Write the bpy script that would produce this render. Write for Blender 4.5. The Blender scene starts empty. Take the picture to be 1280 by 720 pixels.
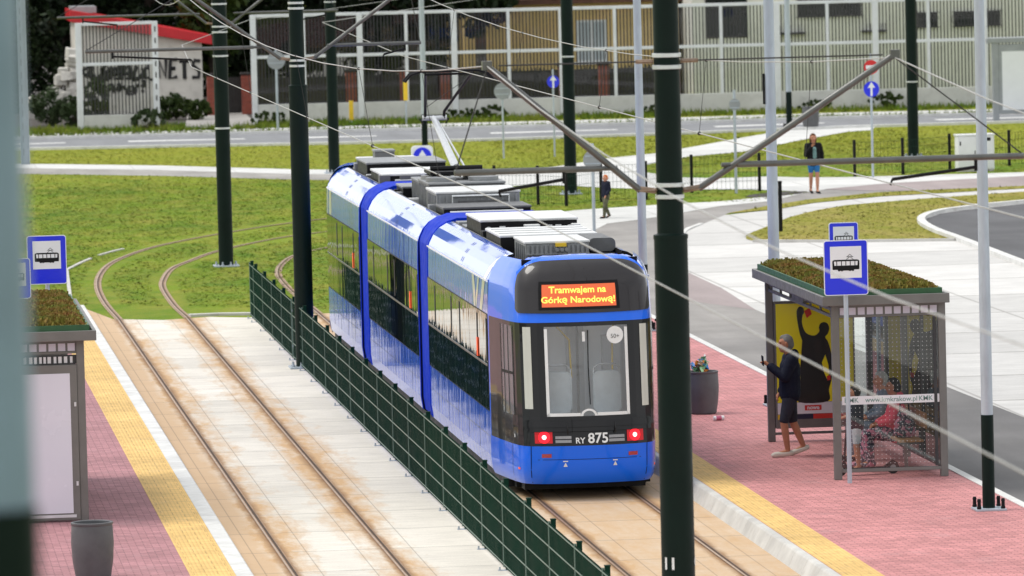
import bpy, bmesh, math, random
import numpy as np
from mathutils import Vector, Matrix
random.seed(7); RNG = np.random.default_rng(11)
S = bpy.context.scene; COL = S.collection; PI = math.pi
# ------------------------------------------------------------------ objects
def tag(o, label=None, cat=None, group=None, kind=None):
    if label: o['label'] = label
    if cat: o['category'] = cat
    if group: o['group'] = group
    if kind: o['kind'] = kind
    return o
def thing(name, label, cat, loc=(0, 0, 0), rz=0, group=None):
    o = bpy.data.objects.new(name, None); COL.objects.link(o)
    o.location = loc; o.rotation_euler = (0, 0, rz); o.empty_display_size = .2
    return tag(o, label, cat, group)
def kids(o): return [c for c in S.objects if c.parent == o]
def dup(root, loc, rz=None, label=None, scale=None, group=None):
    r = root.copy(); COL.objects.link(r); r.location = loc
    if rz is not None: r.rotation_euler = (0, 0, rz)
    if scale is not None: r.scale = (scale,) * 3 if not hasattr(scale, '__len__') else scale
    if label: r['label'] = label
    if group: r['group'] = group
    def rec(src, dst):
        for ch in kids(src):
            c = ch.copy(); COL.objects.link(c); c.parent = dst; rec(ch, c)
    rec(root, r)
    return r
class MB:
    def __init__(s): s.v = []; s.f = []; s.m = []
    def add(s, vs, fs, m=0):
        b = len(s.v); s.v += [tuple(map(float, v)) for v in vs]
        for f in fs: s.f.append(tuple(b + i for i in f)); s.m.append(m)
        return s
    def box(s, x0, x1, y0, y1, z0, z1, m=0):
        return s.add([(x0,y0,z0),(x1,y0,z0),(x1,y1,z0),(x0,y1,z0),(x0,y0,z1),(x1,y0,z1),(x1,y1,z1),(x0,y1,z1)],
            [(0,3,2,1),(4,5,6,7),(0,1,5,4),(1,2,6,5),(2,3,7,6),(3,0,4,7)], m)
    def cbox(s, c, d, m=0):
        return s.box(c[0]-d[0]/2, c[0]+d[0]/2, c[1]-d[1]/2, c[1]+d[1]/2, c[2]-d[2]/2, c[2]+d[2]/2, m)
    def bar(s, p, q, w, h, m=0, up=(0, 0, 1)):
        p, q = Vector(p), Vector(q); d = (q-p).normalized(); u = Vector(up)
        if abs(d.dot(u)) > .98: u = Vector((1, 0, 0))
        a = d.cross(u).normalized()*w/2; b = a.cross(d).normalized()*h/2
        return s.add([p-a-b, p+a-b, p+a+b, p-a+b, q-a-b, q+a-b, q+a+b, q-a+b],
            [(0,1,2,3),(7,6,5,4),(0,4,5,1),(1,5,6,2),(2,6,7,3),(3,7,4,0)], m)
    def tube(s, pts, r, n=10, m=0, caps=True):
        pts = [Vector(p) for p in pts]
        rs = r if hasattr(r, '__len__') else [r]*len(pts)
        rings = []; prev = None
        for i, p in enumerate(pts):
            d = (pts[min(i+1, len(pts)-1)] - pts[max(i-1, 0)])
            d = d.normalized() if d.length > 1e-9 else Vector((0, 0, 1))
            if prev is None:
                a = d.cross(Vector((0, 0, 1)) if abs(d.z) < .9 else Vector((1, 0, 0))).normalized()
            else:
                a = (prev - d*prev.dot(d))
                a = a.normalized() if a.length > 1e-6 else prev
            b = d.cross(a); prev = a
            rings.append([p + (a*math.cos(2*PI*k/n) + b*math.sin(2*PI*k/n))*rs[i] for k in range(n)])
        vs = [v for R in rings for v in R]; fs = []
        for i in range(len(pts)-1):
            for k in range(n):
                k2 = (k+1) % n; fs.append((i*n+k, i*n+k2, (i+1)*n+k2, (i+1)*n+k))
        if caps: fs += [tuple(range(n-1, -1, -1)), tuple((len(pts)-1)*n+k for k in range(n))]
        return s.add(vs, fs, m)
    def lathe(s, prof, c=(0, 0, 0), n=24, m=0, caps=True):
        vs = []; fs = []
        for r, z in prof: vs += [(c[0]+r*math.cos(2*PI*k/n), c[1]+r*math.sin(2*PI*k/n), c[2]+z) for k in range(n)]
        for i in range(len(prof)-1):
            for k in range(n):
                k2 = (k+1) % n; fs.append((i*n+k, i*n+k2, (i+1)*n+k2, (i+1)*n+k))
        if caps: fs += [tuple(range(n-1, -1, -1)), tuple((len(prof)-1)*n+k for k in range(n))]
        return s.add(vs, fs, m)
    def ball(s, c, r, n=12, m=0, sc=(1, 1, 1)):
        k = max(5, n//2); vs = []; fs = []
        for i in range(k+1):
            t = PI*i/k
            for j in range(n):
                p = 2*PI*j/n
                vs.append((c[0]+r*sc[0]*math.sin(t)*math.cos(p), c[1]+r*sc[1]*math.sin(t)*math.sin(p), c[2]-r*sc[2]*math.cos(t)))
        for i in range(k):
            for j in range(n):
                j2 = (j+1) % n; fs.append((i*n+j, i*n+j2, (i+1)*n+j2, (i+1)*n+j))
        return s.add(vs, fs, m)
    def pxz(s, poly, y0, y1, m=0):          # outline in x,z given thickness along y
        n = len(poly)
        if sum(poly[i][0]*poly[(i+1)%n][1]-poly[(i+1)%n][0]*poly[i][1] for i in range(n)) < 0: poly = poly[::-1]
        vs = [(x, y0, z) for x, z in poly] + [(x, y1, z) for x, z in poly]
        fs = [tuple(range(n)), tuple(range(2*n-1, n-1, -1))] + [(i, i+n, (i+1)%n+n, (i+1)%n) for i in range(n)]
        return s.add(vs, fs, m)
    def pxy(s, poly, z0, z1, m=0):
        n = len(poly)
        if sum(poly[i][0]*poly[(i+1)%n][1]-poly[(i+1)%n][0]*poly[i][1] for i in range(n)) < 0: poly = poly[::-1]
        vs = [(x, y, z1) for x, y in poly] + [(x, y, z0) for x, y in poly]
        fs = [tuple(range(n)), tuple(range(2*n-1, n-1, -1))] + [(i, i+n, (i+1)%n+n, (i+1)%n) for i in range(n)]
        return s.add(vs, fs, m)
    def build(s, name, mats, parent=None, smooth=35, bevel=0, org=None, fix=True):
        me = bpy.data.meshes.new(name)
        v = np.array(s.v)
        if parent is None:
            if org is None:
                lo = v.min(0); hi = v.max(0); org = ((lo[0]+hi[0])/2, (lo[1]+hi[1])/2, lo[2])
            v = v - np.array(org)
        me.from_pydata([tuple(x) for x in v], [], s.f)
        mats = mats if isinstance(mats, (list, tuple)) else [mats]
        for m in mats: me.materials.append(m)
        me.polygons.foreach_set('material_index', s.m)
        if fix:
            bm = bmesh.new(); bm.from_mesh(me); bmesh.ops.recalc_face_normals(bm, faces=bm.faces); bm.to_mesh(me); bm.free()
        if smooth:
            me.shade_smooth(); me.set_sharp_from_angle(angle=math.radians(smooth))
        o = bpy.data.objects.new(name, me); COL.objects.link(o)
        if parent is None: o.location = org
        else: o.parent = parent
        if bevel:
            b = o.modifiers.new('edge', 'BEVEL'); b.width = bevel; b.segments = 2; b.limit_method = 'ANGLE'; b.angle_limit = math.radians(40)
            b.harden_normals = False
        return o
def rrect(w, h, r, n=4, cx=0, cz=0):
    out = []
    for sx, sz, a0 in ((1, 1, 0), (-1, 1, 90), (-1, -1, 180), (1, -1, 270)):
        for k in range(n+1):
            a = math.radians(a0 + 90*k/n); out.append((cx+sx*(w/2-r)+r*math.cos(a), cz+sz*(h/2-r)+r*math.sin(a)))
    return out
def circ(cx, cz, r, n=20): return [(cx+r*math.cos(2*PI*k/n), cz+r*math.sin(2*PI*k/n)) for k in range(n)]
def text_pts(body, size, align='CENTER', bold=0.0, sx=1.0):
    cu = bpy.data.curves.new('lettering', 'FONT'); cu.body = body; cu.size = size; cu.align_x = align; cu.align_y = 'CENTER'
    cu.offset = bold; cu.resolution_u = 3
    o = bpy.data.objects.new('lettering', cu); COL.objects.link(o)
    bpy.context.view_layer.update()
    dg = bpy.context.evaluated_depsgraph_get(); me = bpy.data.meshes.new_from_object(o.evaluated_get(dg))
    vs = [(v.co.x*sx, v.co.y) for v in me.vertices]; fs = [tuple(p.vertices) for p in me.polygons]
    bpy.data.objects.remove(o); bpy.data.meshes.remove(me); bpy.data.curves.remove(cu)
    return vs, fs
def text_on(mb, body, size, fn, m=0, bold=0, sx=1.0, align='CENTER'):   # fn(x,z)->xyz
    vs, fs = text_pts(body, size, align, bold, sx)
    mb.add([fn(x, z) for x, z in vs], fs, m); return mb
# ------------------------------------------------------------------ materials
def nd(nt, t, inp=None, **pr):
    n = nt.nodes.new(t)
    for k, v in pr.items(): setattr(n, k, v)
    for k, v in (inp or {}).items():
        if isinstance(v, bpy.types.NodeSocket): nt.links.new(v, n.inputs[k])
        else: n.inputs[k].default_value = v
    return n
def c4(c): return (c[0], c[1], c[2], 1)
def mix(nt, f, a, b, blend='MIX'):
    n = nt.nodes.new('ShaderNodeMix'); n.data_type = 'RGBA'; n.blend_type = blend; n.clamp_factor = True
    for i, v in ((0, f), (6, a), (7, b)):
        if isinstance(v, bpy.types.NodeSocket): nt.links.new(v, n.inputs[i])
        else: n.inputs[i].default_value = v if i == 0 else c4(v)
    return n.outputs[2]
def mth(nt, op, a, b=0.0, c=None, clamp=False):
    n = nt.nodes.new('ShaderNodeMath'); n.operation = op; n.use_clamp = clamp
    for i, v in enumerate((a, b) if c is None else (a, b, c)):
        if isinstance(v, bpy.types.NodeSocket): nt.links.new(v, n.inputs[i])
        else: n.inputs[i].default_value = v
    return n.outputs[0]
def mrange(nt, v, a, b, c=0.0, d=1.0, smooth=False):
    n = nt.nodes.new('ShaderNodeMapRange'); n.clamp = True
    if smooth: n.interpolation_type = 'SMOOTHSTEP'
    nt.links.new(v, n.inputs[0])
    for i, x in enumerate((a, b, c, d)): n.inputs[i+1].default_value = x
    return n.outputs[0]
def noise(nt, vec, scale, detail=3, rough=.55, dist=0):
    n = nd(nt, 'ShaderNodeTexNoise', {'Scale': scale, 'Detail': detail, 'Roughness': rough, 'Distortion': dist})
    if vec is not None: nt.links.new(vec, n.inputs['Vector'])
    return n.outputs['Fac']
def scalev(nt, vec, s):
    n = nd(nt, 'ShaderNodeVectorMath', {0: vec}, operation='MULTIPLY'); n.inputs[1].default_value = s; return n.outputs[0]
def new_mat(name):
    m = bpy.data.materials.new(name); m.use_nodes = True; nt = m.node_tree
    return m, nt, nt.nodes['Principled BSDF']
def objco(nt): return nd(nt, 'ShaderNodeTexCoord').outputs['Object']
def wpos(nt): return nd(nt, 'ShaderNodeNewGeometry').outputs['Position']
def bump(nt, b, h, strength=.3, dist=.01):
    n = nd(nt, 'ShaderNodeBump', {'Strength': strength, 'Distance': dist, 'Height': h}); nt.links.new(n.outputs[0], b.inputs['Normal']); return n
def mk(name, col, rough=.5, metal=0, var=.12, scale=4, bmp=0, bscale=40, coat=0, spec=.5, dirt=None, dirt_amt=.3, world=False, stretch=None):
    m, nt, b = new_mat(name)
    P = wpos(nt) if world else objco(nt)
    if stretch: P = scalev(nt, P, stretch)
    f = noise(nt, P, scale, 5)
    f2 = mrange(nt, f, .3, .7, 1-var, 1+var)
    hsv = nd(nt, 'ShaderNodeHueSaturation', {'Value': f2, 'Color': c4(col)})
    c = hsv.outputs[0]
    if dirt:
        g = mrange(nt, noise(nt, P, scale*2.7, 6, .65), .5, .75, 0, dirt_amt)
        c = mix(nt, g, c, dirt)
    nt.links.new(c, b.inputs['Base Color'])
    b.inputs['Metallic'].default_value = metal
    nt.links.new(mrange(nt, noise(nt, P, scale*3, 4), .3, .7, max(.02, rough*.8), min(1, rough*1.2)), b.inputs['Roughness'])
    b.inputs['Specular IOR Level'].default_value = spec
    b.inputs['Coat Weight'].default_value = coat; b.inputs['Coat Roughness'].default_value = .03
    if bmp: bump(nt, b, noise(nt, P, bscale, 4), bmp, .01)
    return m
def emit(name, col, st, base=(0, 0, 0)):
    m, nt, b = new_mat(name)
    b.inputs['Base Color'].default_value = c4(base); b.inputs['Emission Color'].default_value = c4(col); b.inputs['Emission Strength'].default_value = st
    return m
def clear_glass(name, tint=(.9, .95, .93), refl_rough=.01, dens=.0, fac=None):
    m, nt, b = new_mat(name); nt.nodes.remove(b)
    tr = nd(nt, 'ShaderNodeBsdfTransparent', {0: c4(tint)}); gl = nd(nt, 'ShaderNodeBsdfGlossy', {'Color': (1, 1, 1, 1), 'Roughness': refl_rough})
    fr = nd(nt, 'ShaderNodeFresnel', {'IOR': 1.5})
    mx = nd(nt, 'ShaderNodeMixShader', {0: fr.outputs[0], 1: tr.outputs[0], 2: gl.outputs[0]})
    last = mx.outputs[0]
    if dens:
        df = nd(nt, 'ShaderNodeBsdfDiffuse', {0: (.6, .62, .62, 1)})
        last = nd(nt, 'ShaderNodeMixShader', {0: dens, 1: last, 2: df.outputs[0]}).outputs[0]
    nt.links.new(last, nt.nodes['Material Output'].inputs[0]); return m
M = {}
M['pole_green'] = mk('dark_green_paint', (.0016, .0095, .007), .5, 0, .2, 1.5, spec=.16, dirt=(.008, .013, .011), dirt_amt=.2)
M['fence_green'] = mk('fence_green_paint', (.001, .027, .015), .5, 0, .15, 1, spec=.12)
M['fence_lit'] = mk('fence_green_lit', (.12, .19, .155), .4, 0, .12, 2)  # paler copy of the fence green; sky light on the bars painted in
M['galv'] = mk('galvanised_steel', (.40, .45, .50), .5, .25, .14, 6, .08, 60, stretch=(1, 1, .25))
M['galv_dull'] = mk('dull_blue_steel', (.20, .27, .35), .5, .2, .12, 3)
M['steel'] = mk('bright_steel', (.62, .64, .66), .35, .6, .1, 5)
M['alu_grey'] = mk('grey_tube_steel', (.115, .118, .112), .35, .5, .2, 5, dirt=(.12, .11, .09))
M['wire'] = mk('weathered_wire', (.42, .42, .40), .45, .5, .1, 3)
M['wire_dark'] = mk('dark_wire', (.035, .035, .035), .5, .3, .1, 3)
M['insul'] = mk('brown_insulator', (.22, .15, .10), .35, 0, .2, 20)
M['black'] = mk('black_plastic', (.005, .005, .006), .5, 0, .1, 5, spec=.2)
M['white'] = mk('white_paint', (.72, .73, .73), .45, 0, .05, 3)
M['sign_blue'] = mk('sign_blue_sheet', (.0, .014, .72), .35, 0, .05, 2, coat=.3)
M['sign_white'] = mk('sign_white_sheet', (.78, .80, .82), .4, 0, .03, 2)
M['sign_red'] = mk('sign_red_sheet', (.62, .02, .02), .4, 0, .05, 2)
M['sign_grey'] = mk('sign_back_grey', (.30, .32, .33), .5, .2, .1, 3)
M['shelter'] = mk('grey_brown_metal', (.165, .16, .15), .45, .3, .1, 3)
M['rubber'] = mk('dark_rubber', (.015, .015, .015), .7)
M['bin'] = mk('anthracite_bin', (.085, .087, .092), .5, 0, .15, 4, .1, 80)
# ------------------------------------------------------------------ ground
def sheet(name, poly, z, m, kind='structure', thick=0):
    mb = MB()
    if thick: mb.pxy(poly, z-thick, z)
    else:
        n = len(poly)
        if sum(poly[i][0]*poly[(i+1)%n][1]-poly[(i+1)%n][0]*poly[i][1] for i in range(n)) < 0: poly = poly[::-1]
        mb.add([(x, y, z) for x, y in poly], [tuple(range(n))])
    o = mb.build(name, m, smooth=0, org=(0, 0, 0), fix=bool(thick))
    # ngon sheets: triangulate so concave outlines fill properly
    bm = bmesh.new(); bm.from_mesh(o.data); bmesh.ops.triangulate(bm, faces=bm.faces, ngon_method='EAR_CLIP'); bm.to_mesh(o.data); bm.free()
    return tag(o, kind=kind)
def grass_mat(name, a, b_, straw, ysplit=True):
    m, nt, b = new_mat(name); P = wpos(nt)
    n1 = noise(nt, scalev(nt, P, (1, .45, 1)), .30, 6, .65, .8); n2 = noise(nt, scalev(nt, P, (1, .5, 1)), .8, 6, .7); n3 = noise(nt, P, 9, 4, .7)
    c = mix(nt, mrange(nt, n1, .36, .64), a, b_)
    c = mix(nt, mrange(nt, n2, .42, .68, 0, .75), c, straw)
    if ysplit:
        sp = nd(nt, 'ShaderNodeSeparateXYZ', {0: P})
        yy = mth(nt, 'ADD', sp.outputs[1], mth(nt, 'MULTIPLY', n1, 14))
        c = mix(nt, mrange(nt, yy, 186, 204, 0, .6), c, (.30, .30, .025))
    c = mix(nt, mrange(nt, n3, .4, .8, 0, .5), c, (.05, .075, .008))
    nt.links.new(c, b.inputs['Base Color']); b.inputs['Roughness'].default_value = .9; b.inputs['Specular IOR Level'].default_value = .15
    bump(nt, b, noise(nt, P, 14, 5, .7), .8, .05)
    return m
M['grass'] = grass_mat('lawn_grass', (.10, .195, .010), (.20, .28, .015), (.32, .295, .045))
M['grass_dry'] = grass_mat('dry_island_grass', (.31, .275, .05), (.23, .245, .025), (.40, .315, .10), False)
M['grass_verge'] = grass_mat('verge_grass', (.06, .15, .008), (.15, .21, .015), (.24, .24, .04), False)
def concrete_mat(name, col, slab=(2.2, 4.0), var=.12, rails=None, seam=.016, warm=0, stain=(.50, .315, .155)):
    m, nt, b = new_mat(name); P = wpos(nt); sp = nd(nt, 'ShaderNodeSeparateXYZ', {0: P}); X, Y = sp.outputs[0], sp.outputs[1]
    iy = mth(nt, 'FLOOR', mth(nt, 'DIVIDE', Y, slab[1])); ix = mth(nt, 'FLOOR', mth(nt, 'DIVIDE', mth(nt, 'SUBTRACT', X, 6.43), slab[0]))
    wn = nd(nt, 'ShaderNodeTexWhiteNoise', {'Vector': nd(nt, 'ShaderNodeCombineXYZ', {0: 3.0, 1: iy}).outputs[0]}, noise_dimensions='3D').outputs['Value']
    n1 = noise(nt, P, .9, 6, .6); n2 = noise(nt, scalev(nt, P, (1.2, 6, 1)), 1.1, 5, .7); n3 = noise(nt, P, 30, 3)
    v = mth(nt, 'MULTIPLY', mrange(nt, wn, 0, 1, 1-var, 1+var*.5), mth(nt, 'MULTIPLY', mrange(nt, n1, .3, .7, .9, 1.06), mrange(nt, n2, .35, .75, 1.04, .82)))
    v = mth(nt, 'MULTIPLY', v, mrange(nt, n3, .3, .7, .94, 1.05))
    c = nd(nt, 'ShaderNodeHueSaturation', {'Value': v, 'Color': c4(col)}).outputs[0]
    if rails:
        d = None
        for r in rails:
            a = mth(nt, 'ABSOLUTE', mth(nt, 'SUBTRACT', X, r)); d = a if d is None else mth(nt, 'MINIMUM', d, a)
        ns = noise(nt, scalev(nt, P, (2.2, .55, 1)), 1.6, 6, .72); nb = noise(nt, scalev(nt, P, (1, .35, 1)), .45, 3)
        wob = mth(nt, 'ADD', d, mth(nt, 'ADD', mth(nt, 'MULTIPLY', mth(nt, 'SUBTRACT', ns, .5), 1.3), mth(nt, 'MULTIPLY', mth(nt, 'SUBTRACT', nb, .5), .8)))
        f = mrange(nt, wob, .02, .52, .95, 0)
        f = mth(nt, 'MAXIMUM', f, mrange(nt, mth(nt, 'ADD', X, mth(nt, 'MULTIPLY', ns, .5)), 5.75, 6.2, .8, 0))
        f = mth(nt, 'MAXIMUM', f, mth(nt, 'MULTIPLY', mrange(nt, X, 9.35, 9.75), mrange(nt, ns, .25, .75, .95, .55)))
        c = mix(nt, f, c, stain)
        c = mix(nt, mrange(nt, mth(nt, 'ADD', d, mth(nt, 'MULTIPLY', mth(nt, 'SUBTRACT', ns, .5), .16)), .04, .14, .85, 0), c, (.22, .115, .05))
        # long joints of the rail slabs
        e = mth(nt, 'ABSOLUTE', mth(nt, 'SUBTRACT', d, .36))
        c = mix(nt, mrange(nt, e, .004, .012, .45, 0), c, (.14, .11, .08))
        c = mix(nt, mrange(nt, mth(nt, 'ADD', X, mth(nt, 'MULTIPLY', ns, .12)), 5.14, 5.2, .8, 0), c, (.16, .10, .05))
    fy = mth(nt, 'ABSOLUTE', mth(nt, 'SUBTRACT', mth(nt, 'FRACT', mth(nt, 'DIVIDE', Y, slab[1])), .5)); 
    s1 = mrange(nt, fy, .5-seam*1.6/slab[1], .5-seam*.6/slab[1], 0, .6)
    fx = mth(nt, 'ABSOLUTE', mth(nt, 'SUBTRACT', mth(nt, 'FRACT', mth(nt, 'DIVIDE', mth(nt, 'SUBTRACT', X, 6.43), slab[0])), .5))
    s2 = mrange(nt, fx, .5-seam*.9/slab[0], .5-seam*.3/slab[0], 0, .45 if not rails else 0)
    c = mix(nt, mth(nt, 'MAXIMUM', s1, s2), c, (.13, .115, .1))
    nt.links.new(c, b.inputs['Base Color']); b.inputs['Roughness'].default_value = .8; b.inputs['Specular IOR Level'].default_value = .3
    bump(nt, b, n3, .25, .006)
    return m
RAILS = (5.72, 7.135, 9.87, 11.33)
M['slab'] = concrete_mat('track_slab_concrete', (.70, .66, .585), (2.2, 2.45), .14, RAILS)
M['bay'] = concrete_mat('bay_concrete', (.60, .59, .57), (4.2, 5.0), .16, None, .05)
M['path'] = concrete_mat('path_concrete', (.62, .62, .60), (3, 3), .08, None, .02)
def asphalt(name, col, var=.25):
    m, nt, b = new_mat(name); P = wpos(nt)
    v = mth(nt, 'MULTIPLY', mrange(nt, noise(nt, P, .35, 5, .6), .3, .7, 1-var, 1+var), mrange(nt, noise(nt, P, 60, 2), .3, .7, .85, 1.15))
    v = mth(nt, 'MULTIPLY', v, mrange(nt, noise(nt, scalev(nt, P, (1.5, .12, 1)), 1.0, 4), .3, .7, .9, 1.1))
    nt.links.new(nd(nt, 'ShaderNodeHueSaturation', {'Value': v, 'Color': c4(col)}).outputs[0], b.inputs['Base Color'])
    b.inputs['Roughness'].default_value = .82; bump(nt, b, noise(nt, P, 90, 2), .4, .006); return m
M['asph_light'] = asphalt('worn_asphalt', (.30, .285, .265), .2)
M['asph_dark'] = asphalt('dark_asphalt', (.085, .085, .09))
M['road'] = asphalt('street_asphalt', (.20, .205, .215), .12)
M['pinkpath'] = asphalt('pink_cycle_asphalt', (.30, .25, .245), .12)
def lane_mat():
    m, nt, b = new_mat('lane_asphalt'); P = wpos(nt); Y = nd(nt, 'ShaderNodeSeparateXYZ', {0: P}).outputs[1]
    v = mth(nt, 'MULTIPLY', mrange(nt, noise(nt, P, .35, 5, .6), .3, .7, .8, 1.2), mrange(nt, noise(nt, P, 60, 2), .3, .7, .85, 1.15))
    v = mth(nt, 'MULTIPLY', v, mrange(nt, noise(nt, scalev(nt, P, (1.5, .12, 1)), 1.0, 4), .3, .7, .9, 1.1))
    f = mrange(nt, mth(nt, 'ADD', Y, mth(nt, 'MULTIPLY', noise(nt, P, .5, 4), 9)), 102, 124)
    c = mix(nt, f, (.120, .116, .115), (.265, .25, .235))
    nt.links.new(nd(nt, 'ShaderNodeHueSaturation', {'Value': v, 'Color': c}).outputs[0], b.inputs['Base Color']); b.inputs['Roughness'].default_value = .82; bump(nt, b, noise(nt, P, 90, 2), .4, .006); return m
M['lane'] = lane_mat()
def paver(name, col, mort, sc=(.2, .1), rows=0, tint=.16, rot=0, stripes=False):
    m, nt, b = new_mat(name); P = wpos(nt)
    mp = nd(nt, 'ShaderNodeMapping', {'Vector': P, 'Rotation': (0, 0, rot)}).outputs[0]
    br = nd(nt, 'ShaderNodeTexBrick', {'Vector': mp, 'Color1': c4([x*(1-tint) for x in col]), 'Color2': c4([min(1, x*(1+tint)) for x in col]), 'Mortar': c4(mort),
        'Scale': 1.0, 'Mortar Size': .006, 'Mortar Smooth': .3, 'Bias': 0, 'Brick Width': sc[0], 'Row Height': sc[1]})
    v = mth(nt, 'MULTIPLY', mrange(nt, noise(nt, P, .5, 6, .65), .3, .7, .82, 1.14), mrange(nt, noise(nt, P, 5, 4), .3, .7, .9, 1.1))
    c = nd(nt, 'ShaderNodeHueSaturation', {'Value': v, 'Color': br.outputs[0]}).outputs[0]
    c = mix(nt, mrange(nt, noise(nt, P, 1.7, 6, .7), .56, .8, 0, .4), c, [.5*x+.2 for x in col]); c = mix(nt, mrange(nt, noise(nt, P, 3.1, 6, .8), .6, .74, 0, .55), c, [.35*x for x in col])
    h = mth(nt, 'SUBTRACT', 1.0, br.outputs['Fac'])
    if stripes:
        sp = nd(nt, 'ShaderNodeSeparateXYZ', {0: P})
        w = mth(nt, 'SINE', mth(nt, 'MULTIPLY', sp.outputs[0], 2*PI/.055)); h = mth(nt, 'ADD', h, mth(nt, 'MULTIPLY', w, .5))
        c = mix(nt, mrange(nt, w, -.9, -.3, .22, 0), c, (.25, .17, .06))
    nt.links.new(c, b.inputs['Base Color']); b.inputs['Roughness'].default_value = .8; b.inputs['Specular IOR Level'].default_value = .3
    bump(nt, b, h, .5, .006); return m
M['pink'] = paver('red_pavers', (.53, .23, .228), (.18, .075, .08), (.2, .1))
M['pink2'] = paver('mauve_pavers', (.40, .195, .21), (.14, .075, .08), (.2, .1))
M['yellow'] = paver('yellow_tactile', (.70, .46, .165), (.42, .27, .1), (.3, .3), tint=.06, stripes=True)
M['kerb'] = mk('kerb_concrete', (.62, .62, .60), .75, 0, .12, 2, .2, 40, dirt=(.3, .27, .22), dirt_amt=.35, world=True)
M['kerb_face'] = mk('kerb_face_concrete', (.50, .49, .46), .75, 0, .15, 2, .2, 40, dirt=(.33, .29, .25), dirt_amt=.3, world=True)

sheet('ground', [(-2500, -300), (2500, -300), (2500, 4000), (-2500, 4000)], 0, M['grass'])
sheet('track_slab', [(4.9, 30), (12.14, 30), (12.14, 126.2), (8.6, 125.9), (8.4, 125.5), (7.6, 126.1), (6.6, 125.6), (5.6, 126.4), (4.9, 132)], .004, M['slab'])
# platforms
def platform(name, x0, x1, y0, y1, m): 
    o = MB().box(x0, x1, y0, y1, -.05, .2).build(name, m, smooth=0, org=(0, 0, 0)); return tag(o, kind='structure')
platform('platform', 12.20, 15.93, 30, 131, M['pink'])
platform('platform', -6, 4.86, 30, 131.5, M['pink2'])
sheet('tactile_paving', [(12.22, 30), (12.72, 30), (12.72, 131), (12.22, 131)], .204, M['yellow'])
sheet('tactile_paving', [(4.29, 30), (4.86, 30), (4.86, 131.5), (4.29, 131.5)], .204, M['yellow'])
def strip3d(name, pts, w, z0, z1, m):
    """kerb along a polyline"""
    mb = MB(); n = len(pts); L = []; R_ = []
    for i, p in enumerate(pts):
        a = Vector(pts[max(i-1, 0)]); b = Vector(pts[min(i+1, n-1)]); d = (b-a).normalized(); q = Vector((-d.y, d.x))*w/2
        L.append(Vector(p)+q); R_.append(Vector(p)-q)
    for i in range(n-1):
        mb.add([(L[i].x,L[i].y,z0),(R_[i].x,R_[i].y,z0),(R_[i+1].x,R_[i+1].y,z0),(L[i+1].x,L[i+1].y,z0),(L[i].x,L[i].y,z1),(R_[i].x,R_[i].y,z1),(R_[i+1].x,R_[i+1].y,z1),(L[i+1].x,L[i+1].y,z1)],
            [(4,5,6,7),(0,4,7,3),(1,2,6,5)] + ([(0,1,5,4)] if i == 0 else []) + ([(3,7,6,2)] if i == n-2 else []))
    return tag(mb.build(name, m, smooth=0, org=(0, 0, 0)), kind='structure')
def kerb_blocks(name, x0, x1, y0, y1, z1, m, L=1.0, lean=.05, side=1):
    """edge stones one metre long with fine joints"""
    mb = MB(); y = y0
    while y < y1:
        a, c = y+.004, min(y+L, y1)-.004
        if side > 0: P_ = [(x0-lean, -.05), (x0-.002, z1-.02), (x0+.02, z1), (x1, z1), (x1, -.05)]
        else: P_ = [(x0, -.05), (x0, z1), (x1-.02, z1), (x1+.002, z1-.02), (x1+lean, -.05)]
        k = len(P_)
        mb.add([(x, a, z) for x, z in P_]+[(x, c, z) for x, z in P_], [tuple(range(k)), tuple(range(2*k-1, k-1, -1))]+[(i, i+k, (i+1)%k+k, (i+1)%k) for i in range(k)])
        y += L
    return tag(mb.build(name, m, smooth=0, org=(0, 0, 0)), kind='structure')
kerb_blocks('kerb', 12.10, 12.205, 30, 131, .207, M['kerb_face'], 1.0, .13, 1)
kerb_blocks('kerb', 4.862, 5.09, 30, 128, .207, M['kerb'], 1.0, .02, -1)
kerb_blocks('kerb', 15.92, 16.07, 30, 131, .21, M['kerb'], 1.0, .0, -1)
# rails: grooved, rusty
M['rail'] = mk('rusty_rail_head', (.27, .155, .08), .6, .2, .3, 3, world=True, stretch=(1, .2, 1))
M['rail_shine'] = mk('worn_rail_head', (.42, .29, .19), .4, .5, .2, 3, world=True)
M['rail_edge'] = mk('rusty_rail_edge', (.34, .24, .16), .85, 0, .3, 3, world=True)
M['groove'] = mk('rail_groove', (.06, .034, .019), .9)
def rail(pts, z=.008, wide=.0):
    mb = MB(); n = len(pts)
    def off(w0, w1, zz, m):
        A = []; B = []
        for i, p in enumerate(pts):
            a = Vector(pts[max(i-1, 0)]); b = Vector(pts[min(i+1, n-1)]); d = (b-a).normalized(); q = Vector((-d.y, d.x))
            A.append(Vector(p)+q*w0); B.append(Vector(p)+q*w1)
        for i in range(n-1): mb.add([(A[i].x,A[i].y,zz),(B[i].x,B[i].y,zz),(B[i+1].x,B[i+1].y,zz),(A[i+1].x,A[i+1].y,zz)], [(0,1,2,3)], m)
    off(.042, -.0, z+.004, 0); off(-.0, -.034, z+.002, 1); off(-.034, -.055, z+.004, 0); off(.035, .012, z+.007, 2)
    if wide: off(.042+wide, .042, z, 3); off(-.055, -.055-wide, z, 3)
    o = mb.build('tram_rail', [M['rail'], M['groove'], M['rail_shine'], M['rail_edge']], smooth=0, org=(0, 0, 0), fix=False)
    bm = bmesh.new(); bm.from_mesh(o.data)
    for f in bm.faces:
        f.normal_update()
        if f.normal.z < 0: f.normal_flip()
    bm.to_mesh(o.data); bm.free()
    return tag(o, kind='structure')
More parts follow.
